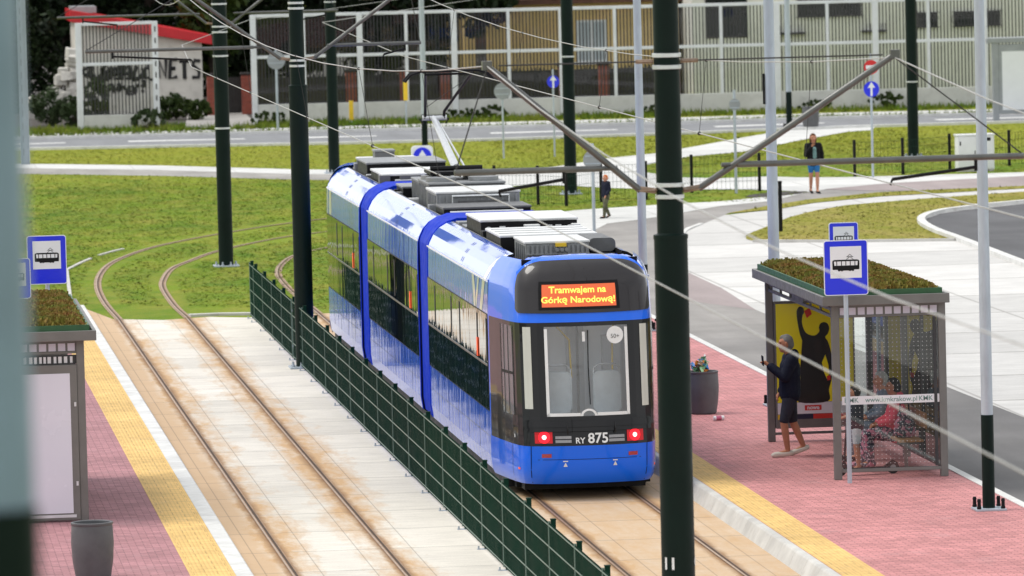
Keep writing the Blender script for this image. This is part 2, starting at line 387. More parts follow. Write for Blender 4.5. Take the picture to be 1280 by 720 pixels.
def smoothpts(pts, k=6):
    out = []
    P_ = [Vector(p) for p in pts]; P_ = [P_[0]*2-P_[1]] + P_ + [P_[-1]*2-P_[-2]]
    for i in range(1, len(P_)-2):
        for t in range(k):
            t /= k; a, b, c, d = P_[i-1:i+3]
            out.append(tuple(.5*((2*b)+(c-a)*t+(2*a-5*b+4*c-d)*t*t+(3*b-3*c+d-a)*t**3)))
    out.append(tuple(P_[-2])); return out
for r in RAILS: rail([(r, 30), (r, 125.9)])
rail(smoothpts([(5.72, 125.9), (5.66, 131), (5.72, 136), (5.92, 140.2), (6.3, 144.3), (6.85, 147.6), (7.7, 151.1), (8.7, 153.9), (9.8, 156.4), (11.2, 159.2), (13, 162)]), .012, .035)
rail(smoothpts([(7.135, 125.9), (7.08, 130), (7.15, 135.6), (7.36, 139), (7.75, 142.6), (8.3, 145.2), (9.1, 148.5), (10.2, 151.6), (11.4, 154.2), (13.4, 157)]), .012, .035)
rail(smoothpts([(9.87, 125.9), (9.85, 132), (9.9, 136.6), (10.05, 140), (10.45, 143.6), (11.05, 146.6), (12.4, 150), (14, 153)]), .012, .035)
rail(smoothpts([(11.33, 125.9), (11.3, 132), (11.35, 136), (11.6, 139.5), (12.1, 143), (12.9, 146), (14.4, 149)]), .012, .035)
strip3d('kerb', [(4.95, 131.8), (5.3, 143.2), (5.7, 145.6), (6.05, 147.4)], .08, -.02, .03, M['kerb_face'])
strip3d('kerb', [(6.3, 148.6), (6.75, 150.2), (7.0, 150.9)], .08, -.02, .03, M['kerb_face'])
strip3d('track_slab', [(7.2, 126.4), (7.8, 126.5), (8.5, 126.3)], .25, -.02, .05, M['kerb_face'])
# hard surfaces behind the platforms
PLAZA = [(20.9,184.6),(24.4,191.9),(26.2,194.2),(28.4,199),(30.6,204.1),(33,209.2),(36.0,209.2),(35.5,206.8),(34.5,206.1),(31.9,200.4),(29,193.5),(26.9,191.3),(24.6,185.9),(24.3,181.7),(24.8,178.2),(25.8,177),(27.3,177.2),(28,176.1),(29.3,175.4),(34.5,175.1),(45,177),(45,174),(34.2,173),(29.9,171.3),(28.0,169.5),(27.0,167.9),(26.1,169.5),(25.3,170.4),(24,171.3),(23.4,171.6),(22,173.5),(20.9,175.7),(19.5,176.1),(16.5,178.5),(18,182.5)]
sheet('footpath', PLAZA, .008, M['path'])
far = [(-20,215),(2,204),(6.4,200.2),(10.4,196.2),(14.3,190.8),(18.3,186.9),(20.95,184.65)]; mid = [(-20,211.5),(2,200.6),(6.3,196.9),(10.2,193),(14.1,187.6),(18,184.2),(20.2,182.6)]
near = [(-20,207.5),(2,196.8),(6.1,193),(10,189.2),(13.8,184.1),(17.5,180.3),(18.4,178.6)]
sheet('footpath', far+mid[::-1], .006, M['path']); sheet('cycle_path', mid+near[::-1], .004, M['asph_light'])
ROAD = [(16.07,30),(16.07,138),(17.4,146.5),(18.5,150.5),(19.7,155.4),(20.7,156.7),(21.6,158.2),(23.6,162),(25.2,163.6),(27,167.9),(28.0,169.5),(29.9,171.3),(34.2,173),(45,174),(45,169.8),(33,167.4),(28.7,166.4),(26.3,163.8),(24.8,161.3),(23.3,158.4),(22,154),(21.1,150.8),(20.1,144.3),(19.3,138.3),(18.7,134.2),(18.9,129.6),(18.6,122.8),(18.7,116.5),(18.9,108.2),(18.9,102.5),(19.0,96.8),(19,30)]
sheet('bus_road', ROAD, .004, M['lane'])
sheet('cycle_path', [(27.6,169.0),(28.0,169.45),(29.9,171.25),(34.2,172.9),(45,173.9),(45,169.9),(33,167.5),(29.6,166.8),(28.4,167.6)], .012, M['pinkpath'])
BOYPATH = [(15.5,157),(18.7,160.8),(19.7,162.2),(22.3,163.7),(24,164.4),(25.6,166.1),(27,167.9),(25.2,163.6),(23.6,162),(21.6,158.2),(20.7,156.7),(19.7,155.4),(18.5,150.5),(17.4,146.5),(15.5,144)]
sheet('footpath', BOYPATH, .010, M['path'])
BAY = [(19,30),(19,96.8),(18.9,102.5),(18.9,108.2),(18.7,116.5),(18.6,122.8),(18.9,129.6),(18.7,134.2),(19.3,138.3),(20.1,144.3),(21.1,150.8),(22,154),(23.1,157.7),(24.8,159.6),(26.2,162.1),(28.4,164.3),(32.8,166.1),(45,168),(70,168),(70,30)]
sheet('bus_bay', BAY, .006, M['bay'])
sheet('road_patch', [(18.95,135.0),(18.9,129.6),(18.05,129.2),(17.7,130.8)], .008, M['pinkpath'])
sheet('road_patch', [(17.2,128),(18.6,122.8),(18.9,129.6),(18.05,129.2)], .0065, M['pinkpath'])
ISLAND = [(22.3,148.6),(22.05,147),(22.1,145.7),(24.1,144.5),(26.6,143.7),(26.78,147.5),(27.08,151),(27.55,153.4),(28.3,155.4),(29.1,156.6),(31.2,158.8),(40,165),(45,167),(40,166.4),(32.4,164.5),(29.2,162.5),(26.8,160.5),(25.7,158.6),(24.5,155.7),(23.2,151.5)]
sheet('grass_island', ISLAND, .014, M['grass_dry'])
STRIPI = [(23.2,158.2),(24.8,161.3),(26.3,163.8),(28.7,166.4),(33,167.4),(45,169.6),(45,168),(32.8,166.1),(28.4,164.3),(26.2,162.1),(24.8,159.6)]
sheet('grass_strip', STRIPI, .018, M['grass_dry'])
PARK = [(26.3,129),(26.75,143.4),(26.9,147.5),(27.2,151),(27.7,153.3),(28.4,155.2),(29.2,156.4),(31.3,158.6),(40,164.8),(70,164.8),(70,129)]
sheet('car_park', PARK, .010, M['asph_dark'])
strip3d('kerb', smoothpts([(26.2,127),(26.35,133.4),(26.72,143.4),(26.84,147.5),(27.14,151),(27.62,153.4),(28.36,155.4),(29.16,156.6),(31.26,158.8),(40,165)],3), .2, -.02, .10, M['kerb'])
strip3d('kerb', [(22.02,145.6),(24.1,144.4),(26.6,143.6)], .12, -.02, .07, M['kerb_face'])
strip3d('kerb', smoothpts([(18.75,134.2),(19.25,138.3),(20.05,144.3),(21.05,150.8),(21.95,154)],3), .12, -.02, .03, M['kerb'])
# the street at the back
RN = [(-30,212),(6.8,211.0),(11.1,210.0),(17.1,208.2),(23,207.5),(29.2,208),(35.1,209.3),(42,209.2),(80,209)]
RF = [(-30,221),(7,220.2),(11.7,219.6),(18,218.8),(24.2,217.9),(30.5,217.2),(36.5,217.4),(42.6,216.5),(80,216)]
sheet('street', RN+RF[::-1], .006, M['road'])
strip3d('kerb', RN, .3, -.02, .09, M['kerb']); strip3d('kerb', RF, .25, -.02, .10, M['kerb'])
SN = [(x, y+2.6) for x, y in RF]; SF = [(x, y+5.4) for x, y in RF]
sheet('pavement', SN+SF[::-1], .008, M['path'])
M['line'] = mk('road_paint', (.72, .72, .70), .6, 0, .15, 3, dirt=(.35, .35, .35), dirt_amt=.4, world=True)
for x0, x1, dy in ((2, 8.1, 0), (10.3, 14.4, 0), (16.5, 19, .2), (23, 27.5, .3), (31, 35, .2), (39, 44, 0)):
    def yc(x):
        f = lambda L: float(np.interp(x, [p[0] for p in L], [p[1] for p in L])); return .42*f(RN)+.58*f(RF)
    sheet('road_marking', [(x0, yc(x0)-.5), (x1, yc(x1)-.3), (x1, yc(x1)+.25), (x0, yc(x0)+.45)], .011, M['line'])
sheet('driveway', [(13.9,241),(16.1,241),(15.7,226),(12.9,226)], .010, M['asph_light'])
M['soil'] = mk('bare_soil', (.05, .042, .036), .95, 0, .3, 3, .5, 20, world=True)
sheet('bare_soil', [(24.9,166.0),(25.6,165.7),(26.6,167.0),(27.0,168.2),(26.2,168.5),(25.2,167.2)], .013, M['soil'])
sheet('bare_soil', [(2, 229.6), (33.5, 229.6), (33.5, 480), (-12, 480), (-12, 262), (2, 240)], .004, M['soil'])
def inside(px, py, poly):
    n = len(poly); r = np.zeros(len(px), bool); j = n-1
    for i in range(n):
        xi, yi = poly[i]; xj, yj = poly[j]
        c = ((yi > py) != (yj > py)) & (px < (xj-xi)*(py-yi)/((yj-yi) or 1e-9)+xi); r ^= c; j = i
    return r
def tufts(name, n, bounds, keep, drop, m, h=(.01, .032), w=.03, seed=3, z=.01):
    r = np.random.default_rng(seed); x = r.uniform(bounds[0], bounds[1], n); y = r.uniform(bounds[2], bounds[3], n)
    ok = np.ones(n, bool)
    if keep: ok &= inside(x, y, keep)
    for d in drop: ok &= ~inside(x, y, d)
    x, y = x[ok], y[ok]; k = len(x); a = r.uniform(0, PI, k); hh = r.uniform(h[0], h[1], k)*r.uniform(.5, 1.1, k); ww = r.uniform(.5, 1.3, k)*w
    lx = r.normal(0, .07, k); ly = r.normal(-.03, .07, k)
    V = np.empty((k, 3, 3)); V[:, 0] = np.c_[x-ww*np.cos(a), y-ww*np.sin(a), np.full(k, z)]; V[:, 1] = np.c_[x+ww*np.cos(a), y+ww*np.sin(a), np.full(k, z)]; V[:, 2] = np.c_[x+lx, y+ly, z+hh]
    g = np.cross(V[:, 1]-V[:, 0], V[:, 2]-V[:, 0]); fl = (-g[:, 1]+.08*g[:, 2]) < 0; V[fl, 0], V[fl, 1] = V[fl, 1].copy(), V[fl, 0].copy()
    me = bpy.data.meshes.new(name); me.from_pydata([tuple(t) for t in V.reshape(-1, 3)], [], [(3*i, 3*i+1, 3*i+2) for i in range(k)])
    me.materials.append(m); me.shade_smooth()
    nn = np.c_[r.normal(0, .30, k), r.normal(-.05, .30, k), np.ones(k)]; nn /= np.linalg.norm(nn, axis=1)[:, None]
    me.normals_split_custom_set([tuple(v) for v in np.repeat(nn, 3, 0)])
    o = bpy.data.objects.new(name, me); COL.objects.link(o); return tag(o, kind='stuff')
TRACKS = [[(5.4,120),(5.3,136),(5.9,144),(7.4,151.6),(9.5,157),(12,162),(12.6,161),(10.2,156),(8.2,151.4),(6.7,144.8),(6.0,138),(6.0,120)],
          [(6.9,120),(6.8,134),(7.1,140),(8,145.4),(9.7,151.6),(12,156),(12.6,155),(10.6,151),(8.6,145),(7.6,139),(7.4,130),(7.4,120)]]
pathband = far + near[::-1]
tufts('grass', 70000, (4.5, 22, 126, 184), None, [PLAZA, ROAD, BOYPATH, BAY, pathband, [(4,120),(12.2,120),(12.2,125.8),(4,131.9)]]+TRACKS, M['grass'], seed=4)
tufts('grass', 26000, (5, 36, 184, 210), None, [PLAZA, pathband, RN+[(80,230),(-30,230)]], M['grass'], (.012, .04), seed=5)
tufts('grass', 26000, (22, 45, 164, 208), None, [PLAZA, ROAD, BAY, RN+[(80,230),(-30,230)]], M['grass'], (.015, .05), seed=6)
tufts('grass', 26000, (21.8, 40, 143, 168), ISLAND, [], M['grass_dry'], (.012, .04), seed=8)
tufts('grass', 3500, (22, 40, 157, 170), STRIPI, [], M['grass_dry'], (.03, .08), seed=9)
tufts('grass', 16000, (3, 46, 223.2, 229), None, [[(12.9,226),(15.7,226),(16.1,241),(13.9,241)]], M['grass_verge'], (.08, .3), seed=10)
tufts('grass', 9000, (3, 46, 217, 223), None, [RN+RF[::-1], SN+SF[::-1]], M['grass_verge'], (.06, .2), seed=12)
# ------------------------------------------------------------------ the tram
def tram_paint(name, col, rough=.12, wav=.5, ior=1.5, cw=1.0):
    m, nt, b = new_mat(name); P = objco(nt)
    b.inputs['Base Color'].default_value = c4(col); b.inputs['Roughness'].default_value = .35
    b.inputs['Coat Weight'].default_value = cw; b.inputs['Coat Roughness'].default_value = .02; b.inputs['Coat IOR'].default_value = ior; b.inputs['Specular IOR Level'].default_value = .2
    h = mth(nt, 'ADD', noise(nt, scalev(nt, P, (1, 2.6, .35)), 1.5, 2, .5), mth(nt, 'MULTIPLY', noise(nt, scalev(nt, P, (1, 5, .25)), 2.6, 1), .25))
    n = nd(nt, 'ShaderNodeBump', {'Strength': wav, 'Distance': .010, 'Height': h})
    nt.links.new(n.outputs[0], b.inputs['Coat Normal']); nt.links.new(n.outputs[0], b.inputs['Normal']); return m
M['tram_blue'] = tram_paint('tram_blue_lacquer', (.0, .135, .86), wav=.15, ior=1.4, cw=.8)
M['tram_side'] = tram_paint('tram_side_lacquer', (.0, .125, .86), wav=.5, ior=1.6); M['tram_cove'] = tram_paint('tram_roof_edge_lacquer', (.0, .13, .82), wav=.05, ior=2.4)
M['tram_white'] = tram_paint('tram_white_lacquer', (.75, .76, .76))
M['tram_band'] = mk('blue_bellows_cover', (.0, .028, .46), .6, 0, .06, 2, spec=.08)
M['tram_black'] = tram_paint('tram_black_gloss', (.004, .004, .005), wav=.12, ior=1.35, cw=.6)
def dark_glass():
    m, nt, b = new_mat('tinted_tram_glass'); P = objco(nt)
    b.inputs['Base Color'].default_value = (.012, .014, .014, 1); b.inputs['Roughness'].default_value = .02; b.inputs['IOR'].default_value = 1.6
    b.inputs['Coat Weight'].default_value = .6; b.inputs['Coat Roughness'].default_value = .01
    h = noise(nt, scalev(nt, P, (1, 2, .4)), 1.4, 2, .5)
    n = nd(nt, 'ShaderNodeBump', {'Strength': .35, 'Distance': .008, 'Height': h}); nt.links.new(n.outputs[0], b.inputs['Normal']); nt.links.new(n.outputs[0], b.inputs['Coat Normal']); return m
M['tram_glass'] = dark_glass()
M['visor'] = tram_paint('grey_black_visor', (.020, .018, .020), wav=.03, ior=1.4, cw=.6)
M['shield_glass'] = clear_glass('windscreen_glass', (.92, .95, .96), .01, .15)  # whitish diffuse share mixed in to paint sky haze and brighten the pane
M['cabin'] = mk('pale_cabin_lining', (.88, .90, .93), .6, 0, .05, 2)
M['cabin_mid'] = mk('grey_cabin_trim', (.55, .57, .60), .6, 0, .08, 2)
M['seat'] = mk('pale_seat_cover', (.72, .78, .82), .7, 0, .08, 6)
M['cream'] = mk('cream_blind', (.52, .53, .47), .5, 0, .05, 2, coat=.5)
M['roof_dark'] = mk('dark_roof_deck', (.009, .009, .012), .7, 0, .25, 3, spec=.15)
M['roof_grey'] = mk('grey_unit_casing', (.25, .26, .27), .45, .35, .12, 4, dirt=(.14, .14, .13), dirt_amt=.5)
M['roof_light'] = mk('pale_unit_lid', (.66, .67, .67), .45, .1, .08, 3, dirt=(.35, .34, .32), dirt_amt=.45)
M['roof_mid'] = mk('ribbed_unit_grey', (.12, .122, .126), .5, .3, .15, 6)
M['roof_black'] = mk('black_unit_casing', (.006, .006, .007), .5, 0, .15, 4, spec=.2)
M['orange'] = emit('orange_marker_lamp', (1, .10, .02), .25, (.75, .09, .02))
M['red_lamp'] = emit('red_tail_lamp', (1, .002, .01), .16, (.3, 0, .005))
M['red_glow'] = emit('red_lamp_lens', (1, .004, .012), 1.6, (.6, 0, .01))
M['lamp_core'] = emit('tail_lamp_core', (1, .25, .22), 6)
M['red_refl'] = mk('red_reflector', (.35, .006, .012), .2, 0, .05, 5, coat=1)
M['lightbar'] = mk('frosted_light_bar', (.22, .22, .23), .25, 0, .08, 10, coat=1)
M['yellow_label'] = mk('yellow_label', (.75, .50, .02), .5)
M['led_panel'] = emit('lit_display_panel', (1, .17, .05), .48, (.15, .03, .01))
M['led_text'] = emit('led_letters', (1, .55, .08), 1.5)
LT = 33.35
tram = thing('tram', 'blue low-floor articulated tram with orange destination display and lit red tail lamps', 'tram', (10.6, 86.1, 0))
PROF = [(1.10, .24), (1.17, .30), (1.2, .5), (1.2, 2.7), (1.19, 3.04), (1.165, 3.12), (1.10, 3.25), (1.0, 3.36), (.88, 3.43), (.80, 3.45), (.795, 3.42), (.79, 3.18), (.0, 3.18)]
def section(y0, y1, name, prof=PROF, mats=None, cap=True, wallm=1):
    mb = MB(); n = len(prof)
    for s in (-1, 1):
        vs = [(s*x, y0, z) for x, z in prof] + [(s*x, y1, z) for x, z in prof]
        for i in range(n-1):
            m = (2 if i >= 5 and len(mats or ()) != 2 else 0) if i < 9 else wallm
            mb.add([vs[i], vs[i+1], vs[n+i+1], vs[n+i]], [(0, 1, 2, 3)], m)
        if cap:
            for y in (y0, y1):
                mb.add([(s*x, y, z) for x, z in prof]+[(0, y, .24)], [tuple(range(n+1))], 1)
    mb.add([(-1.1, y0, .24), (1.1, y0, .24), (1.1, y1, .24), (-1.1, y1, .24)], [(0, 1, 2, 3)], 1)
    return mb.build(name, mats or [M['tram_side'], M['roof_dark'], M['tram_cove']], tram, smooth=50)
SECS = [(2.2, 11.25), (12.75, 22.3), (23.8, 31.15)]
for a, b in SECS: section(a, b, 'body')
GP = [(x*.975 if z < 3.0 else x*.985, z if z < 3 else z+.02) for x, z in PROF]
for a, b in ((11.2, 12.8), (22.25, 23.85)):
    g = section(a, b, 'gangway', GP[:10]+[(.70, 3.5), (.0, 3.5)], [M['tram_band'], M['tram_band']], wallm=0)
    for q in (a-.02, b-.06):
        for s in (-1, 1):
            mb = MB()
            for i in range(8):
                p, r = PROF[i+1], PROF[i+2]; mb.bar((s*(p[0]+.004), q+.04, p[1]), (s*(r[0]+.004), q+.04, r[1]), .08, .012, 0, up=(s, 0, .1))
            mb.build('rim', M['tram_band'], g, smooth=30)
# nose -------------------------------------------------------------
PLAN = [(0, 0), (.25, .012), (.5, .05), (.7, .105), (.84, .18), (.93, .29), (.985, .45), (1.03, .70), (1.09, 1.15), (1.145, 1.65), (1.2, 2.2)]
_px = np.array([p[0] for p in PLAN]); _py = np.array([p[1] for p in PLAN])
_s = np.r_[0, np.cumsum(np.hypot(np.diff(_px), np.diff(_py)))]; SL = _s[-1]
ZS = [(.24, .20, .955), (.30, .14, .98), (.45, .06, 1), (.8, 0, 1), (1.05, .05, 1), (1.15, .07, 1), (2.55, .24, 1), (2.7, .27, .998), (3.04, .34, .985), (3.12, .37, .972), (3.25, .44, .93), (3.36, .53, .87), (3.43, .64, .80), (3.47, .80, .70), (3.49, 1.05, .5), (3.495, 1.3, .0)]
_zz = np.array([z[0] for z in ZS]); _yo = np.array([z[1] for z in ZS]); _sc = np.array([z[2] for z in ZS])
def NS(u, z, off=0.0):               # u: arc length from the middle, signed
    def raw(u, z):
        a = abs(u); x = np.interp(a, _s, _px); dy = np.interp(a, _s, _py); yo = np.interp(z, _zz, _yo); sc = np.interp(z, _zz, _sc)
        return Vector((math.copysign(1, u)*x*sc, yo + dy*(2.2-yo)/2.2, z))
    p = raw(u, z)
    if off:
        e = .03; du = raw(min(u+e, SL), z)-raw(max(u-e, -SL), z); dz = raw(u, min(z+e, 3.49))-raw(u, max(z-e, .25)); nn = du.cross(dz)
        if nn.length > 1e-9:
            nn.normalize()
            if nn.dot(p-Vector((0, 2.2, 1.6))) < 0: nn = -nn
            p = p + nn*off
    return p
def u_of_x(x, z=1.5):
    sc = float(np.interp(z, _zz, _sc)); return math.copysign(float(np.interp(min(abs(x)/sc, 1.2), _px, _s)), x)
def patch(mb, u0, u1, z0, z1, nu=10, nz=6, off=.004, m=0, hole=None):
    f0 = z0 if callable(z0) else (lambda u: z0); f1 = z1 if callable(z1) else (lambda u: z1)
    us = [u0+(u1-u0)*i/nu for i in range(nu+1)] if not isinstance(u0, list) else u0
    vs = []
    for u in us:
        a, b = f0(u), f1(u)
        for j in range(nz+1): vs.append(NS(u, a+(b-a)*j/nz, off))
    fs = [(i*(nz+1)+j, (i+1)*(nz+1)+j, (i+1)*(nz+1)+j+1, i*(nz+1)+j+1) for i in range(len(us)-1) for j in range(nz)]
    return mb.add(vs, fs, m)
UW = u_of_x(.60); WZ0, WZ1 = 1.22, 2.50          # windscreen
UC0, UC1 = 1.30, 2.05                              # cab side window (arc length)
def shell(name, zlo, zhi, umax, off, mats, parent, holes, zlines=None):
    us = sorted(set([0, UW, UC0, UC1, umax, SL-.06]+[float(s) for s in _s if s < umax]+[umax*k/14 for k in range(15)])); us = [-u for u in us[::-1] if u > 0]+us
    zs = sorted(set([z for z in list(_zz)+[WZ0, WZ1, .6, .8, .95, 1.5, 1.8, 2.1, 2.56, 2.85, 3.46, 3.48, zlo, zhi] if zlo <= z <= zhi]))
    mb = MB(); idx = {}
    vs = [NS(u, z, off) for u in us for z in zs]; nz = len(zs); fs = []
    for i in range(len(us)-1):
        for j in range(nz-1):
            uc, zc = (us[i]+us[i+1])/2, (zs[j]+zs[j+1])/2
            if holes and .80 < zc < 2.56 and abs(uc) < SL-.06: continue
            if zc > 3.43 and NS(uc, zc).y > 1.0: continue
            fs.append((i*nz+j, (i+1)*nz+j, (i+1)*nz+j+1, i*nz+j+1))
    mb.add(vs, fs); return mb.build(name, mats, parent, smooth=60)
nose = shell('nose', .24, 3.495, SL, 0, M['tram_blue'], tram, True)
mb = MB(); mb.box(-.80, .80, .85, 2.2, 3.12, 3.18); mb.box(-.84, .84, .80, .86, 3.0, 3.44); mb.box(-.82, -.79, .85, 2.2, 3.15, 3.40); mb.box(.79, .82, .85, 2.2, 3.15, 3.40); mb.build('roof_well', M['roof_dark'], nose, smooth=0)
def mask_low(u):
    a = abs(u); return .80 if a < 1.05 else .80+(a-1.05)*.02
# black glazed mask round the windscreen
mb = MB(); uus = sorted(set([0, UW, UC0, UC1]+[float(q) for q in _s if q < SL-.06]+[(SL-.06)*k/14 for k in range(15)])); uus = [-u for u in uus[::-1] if u > 0]+uus
for i in range(len(uus)-1):
    a, b = uus[i], uus[i+1]; c = abs(a+b)/2
    hole = c < UW or UC0 < c < UC1
    for z0, z1 in ((.80, WZ0), (WZ0, WZ1), (WZ1, 2.56)):
        if hole and z0 == WZ0: continue
        patch(mb, a, b, z0, z1, 1, 3 if z0 < 1 else 5, 0)
mask = mb.build('front_mask', M['tram_black'], nose, smooth=60)
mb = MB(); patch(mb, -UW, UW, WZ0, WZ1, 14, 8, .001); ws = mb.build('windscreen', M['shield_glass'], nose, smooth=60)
for s in (-1, 1):
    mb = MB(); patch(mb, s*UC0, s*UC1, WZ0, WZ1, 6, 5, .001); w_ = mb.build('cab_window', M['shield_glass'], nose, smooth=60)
    mb = MB()
    for q in (UC0, UC0+.26, UC0+.52, UC1-.03): patch(mb, s*q, s*(q+.035), WZ0, WZ1, 1, 4, .006)
    patch(mb, s*UC0, s*UC1, 1.80, 1.84, 4, 1, .006)
    mb.build('window_frame', M['black'], w_)
mb = MB()
for s in (-1, 1): patch(mb, s*UW, s*(UW-.045), WZ0, WZ1-.03, 1, 8, .005)
patch(mb, -UW, -.12, WZ0, WZ0+.045, 8, 1, .005); patch(mb, .12, UW, WZ0, WZ0+.045, 8, 1, .005)
for k in range(9):
    a0, a1 = PI*k/9, PI*(k+1)/9
    for r0 in (.12,):
        q = [(r*math.cos(a), WZ0+r*.85*math.sin(a)) for r in (.12, .085) for a in (a0, a1)]
        mb.add([NS(q[0][0], q[0][1], .005), NS(q[1][0], q[1][1], .005), NS(q[3][0], q[3][1], .005), NS(q[2][0], q[2][1], .005)], [(0, 1, 2, 3)])
mb.build('white_edging', M['white'], ws, smooth=0)
mb = MB(); mb.add([NS(.42+.125*math.cos(2*PI*k/20), 2.36+.125*math.sin(2*PI*k/20), .007) for k in range(20)], [tuple(range(20))])
mb.build('round_sticker', M['white'], ws, smooth=0)
mb = MB(); text_on(mb, '50+', .085, lambda x, z: NS(.42+x, 2.34+z, .011)); mb.build('sticker_print', M['roof_mid'], ws, smooth=0)
mb = MB(); patch(mb, -.06, -.02, 2.28, 2.42, 1, 1, .006); mb.build('paper_tag', M['white'], ws, smooth=0)
mb = MB(); mb.tube([NS(.02, 2.44, .02), NS(.01, 1.9, .02), NS(.02, 1.38, .02)], .008, 6); mb.build('wiper', M['black'], ws)
for s in (-1, 1):
    mb = MB(); patch(mb, s*(UW+.20), s*(UW+.34), 1.33, 2.50, 2, 5, .008); mb.build('corner_panel', M['cream'], nose, smooth=60)
# hood lip, light strip, number
mb = MB()
patch(mb, -.95, .95, 1.06, 1.15, 18, 2, .045); patch(mb, -.95, .95, 1.0, 1.06, 18, 1, .03); patch(mb, -.95, .95, 1.15, 1.17, 18, 1, .022)
for x in (-.32, .36): mb.tube([NS(x, 1.12, .05), NS(x, 1.0, .05), NS(x+.0, .97, .035)], .009, 6)
mb.build('bonnet_lip', M['tram_black'], nose, smooth=60)
for s in (-1, 1):
    mb = MB(); patch(mb, s*.54, s*.80, .84, 1.0, 5, 3, .012); lamp = mb.build('tail_lamp', M['red_lamp'], nose, smooth=60)
    mb = MB(); mb.add([NS(s*.66+.082*math.cos(2*PI*k/20), .925+.082*math.sin(2*PI*k/20), .015) for k in range(20)], [tuple(range(20))]); mb.build('lens', M['red_glow'], lamp, smooth=0)
    mb = MB(); mb.add([NS(s*0.66+.032*math.cos(2*PI*k/16), .925+.032*math.sin(2*PI*k/16), .018) for k in range(16)], [tuple(range(16))]); mb.build('bulb', M['lamp_core'], lamp, smooth=0)
    mb = MB(); patch(mb, s*.27, s*.50, .90, .94, 4, 1, .012); patch(mb, s*.27, s*.50, .845, .885, 4, 1, .012); mb.build('light_bar', M['lightbar'], nose, smooth=60)
    mb = MB(); patch(mb, s*.56, s*.70, .635, .69, 3, 1, .008); mb.build('reflector', M['red_refl'], nose, smooth=60)
    mb = MB(); x = s*.36
    mb.add([NS(x-.03, .50, .006), NS(x+.03, .50, .006), NS(x, .56, .006)], [(0, 1, 2)]); patch(mb, x-.035, x+.035, .57, .585, 1, 1, .006); mb.build('jacking_mark', M['white'], nose, smooth=0)
mb = MB(); text_on(mb, '875', .20, lambda x, z: NS(.115+x, .895+z, .010), bold=.004); text_on(mb, 'RY', .115, lambda x, z: NS(-.145+x, .868+z, .010), bold=.002)
mb.build('fleet_number', M['white'], nose, smooth=0)
# seams on the nose
mb = MB(); patch(mb, -.76, .76, .600, .607, 16, 1, .003)
for s in (-1, 1):
    for q in (.86, 1.48): patch(mb, s*q, s*(q+.012), .26, .80, 1, 6, .003)
mb.build('panel_seam', M['black'], nose, smooth=0)
for s in (-1, 1):
    mb = MB(); patch(mb, s*1.13, s*1.20, .45, .48, 1, 1, .004); mb.build('side_marker', M['orange'], nose, smooth=0)
    mb = MB(); patch(mb, s*1.33, s*1.365, .90, .95, 1, 1, .004); mb.build('side_lamp', M['white'], nose, smooth=0)
# visor with the destination display
UV = u_of_x(.965)
def vtop(u): t = abs(u)/UV; return 3.425-.03*t*t-.17*max(0, (t-.62)/.38)**2.2
def vlow(u): t = abs(u)/UV; return 2.685+.015*t*t+.05*max(0, (t-.9)/.1)**2
mb = MB(); patch(mb, -UV, UV, vlow, vtop, 40, 16, .016); visor = mb.build('visor', M['visor'], nose, smooth=60)
mb = MB()
n = 40
for i in range(n):
    a, b = -UV-.03+(2*UV+.06)*i/n, -UV-.03+(2*UV+.06)*(i+1)/n
    ca, cb = max(-UV, min(UV, a)), max(-UV, min(UV, b))
    mb.add([NS(a, vtop(ca), .014), NS(b, vtop(cb), .014), NS(b, vtop(cb)+.035, .030), NS(a, vtop(ca)+.035, .030), NS(b, vtop(cb)+.06, .006), NS(a, vtop(ca)+.06, .006)], [(0, 1, 2, 3), (3, 2, 4, 5)])
mb.build('visor_rim', M['tram_blue'], visor, smooth=60)
DX0, DX1, DZ0, DZ1 = -.62, .46, 2.775, 3.09
mb = MB(); patch(mb, DX0-.05, DX1+.05, DZ0-.04, DZ1+.045, 12, 4, .020); mb.build('display_frame', M['black'], visor, smooth=60)
mb = MB(); patch(mb, DX0, DX1, DZ0, DZ1, 12, 4, .025); disp = mb.build('destination_display', M['led_panel'], visor, smooth=60)
mb = MB()
text_on(mb, 'Tramwajem na', .128, lambda x, z: NS(-.10+x, 3.012+z, .030), bold=.0028, sx=1.08)
text_on(mb, 'G\u00f3rk\u0119 Narodow\u0105!', .124, lambda x, z: NS(-.09+x, 2.872+z, .030), bold=.0028, sx=1.12)
mb.build('display_lettering', M['led_text'], disp, smooth=0)
mb = MB(); mb.tube([NS(-.1, 3.42, .016), NS(.02, 3.3, .016), NS(.05, 3.14, .016)], .004, 5); mb.build('visor_seam', M['black'], visor)
# cab interior seen through the windscreen
mb = MB(); mb.box(-.82, .82, .35, 2.5, .55, .62, 1); mb.box(-1.04, 1.04, 1.75, 1.8, .6, 3.0, 0); mb.box(-.85, .85, .6, 1.75, 2.72, 2.76, 0)
mb.box(-.12, .14, 1.70, 1.745, .7, 2.5, 1); mb.box(.03, .06, 1.66, 1.70, .7, 2.6, 2); mb.box(.40, .66, 1.55, 1.74, .65, 2.25, 1); mb.box(-.72, .72, .36, .60, .62, 1.16, 1)
mb.build('cab_lining', [M['cabin'], M['cabin_mid'], M['roof_mid']], nose, smooth=0)
for s in (-1, 1):
    mb = MB(); cx = s*.36
    mb.pxz(rrect(.42, .62, .1, 4, cx, 1.50), .78, .90); mb.box(cx-.2, cx+.2, .62, .95, 1.08, 1.2); seat = mb.build('passenger_seat', M['seat'], nose, smooth=40, bevel=.02)
    mb = MB(); mb.tube([(cx-.19, .84, 1.3), (cx-.19, .84, 1.84), (cx-.12, .84, 1.9), (cx+.12, .84, 1.9), (cx+.19, .84, 1.84), (cx+.19, .84, 1.3)], .016, 8); mb.build('grab_rail', M['steel'], seat)
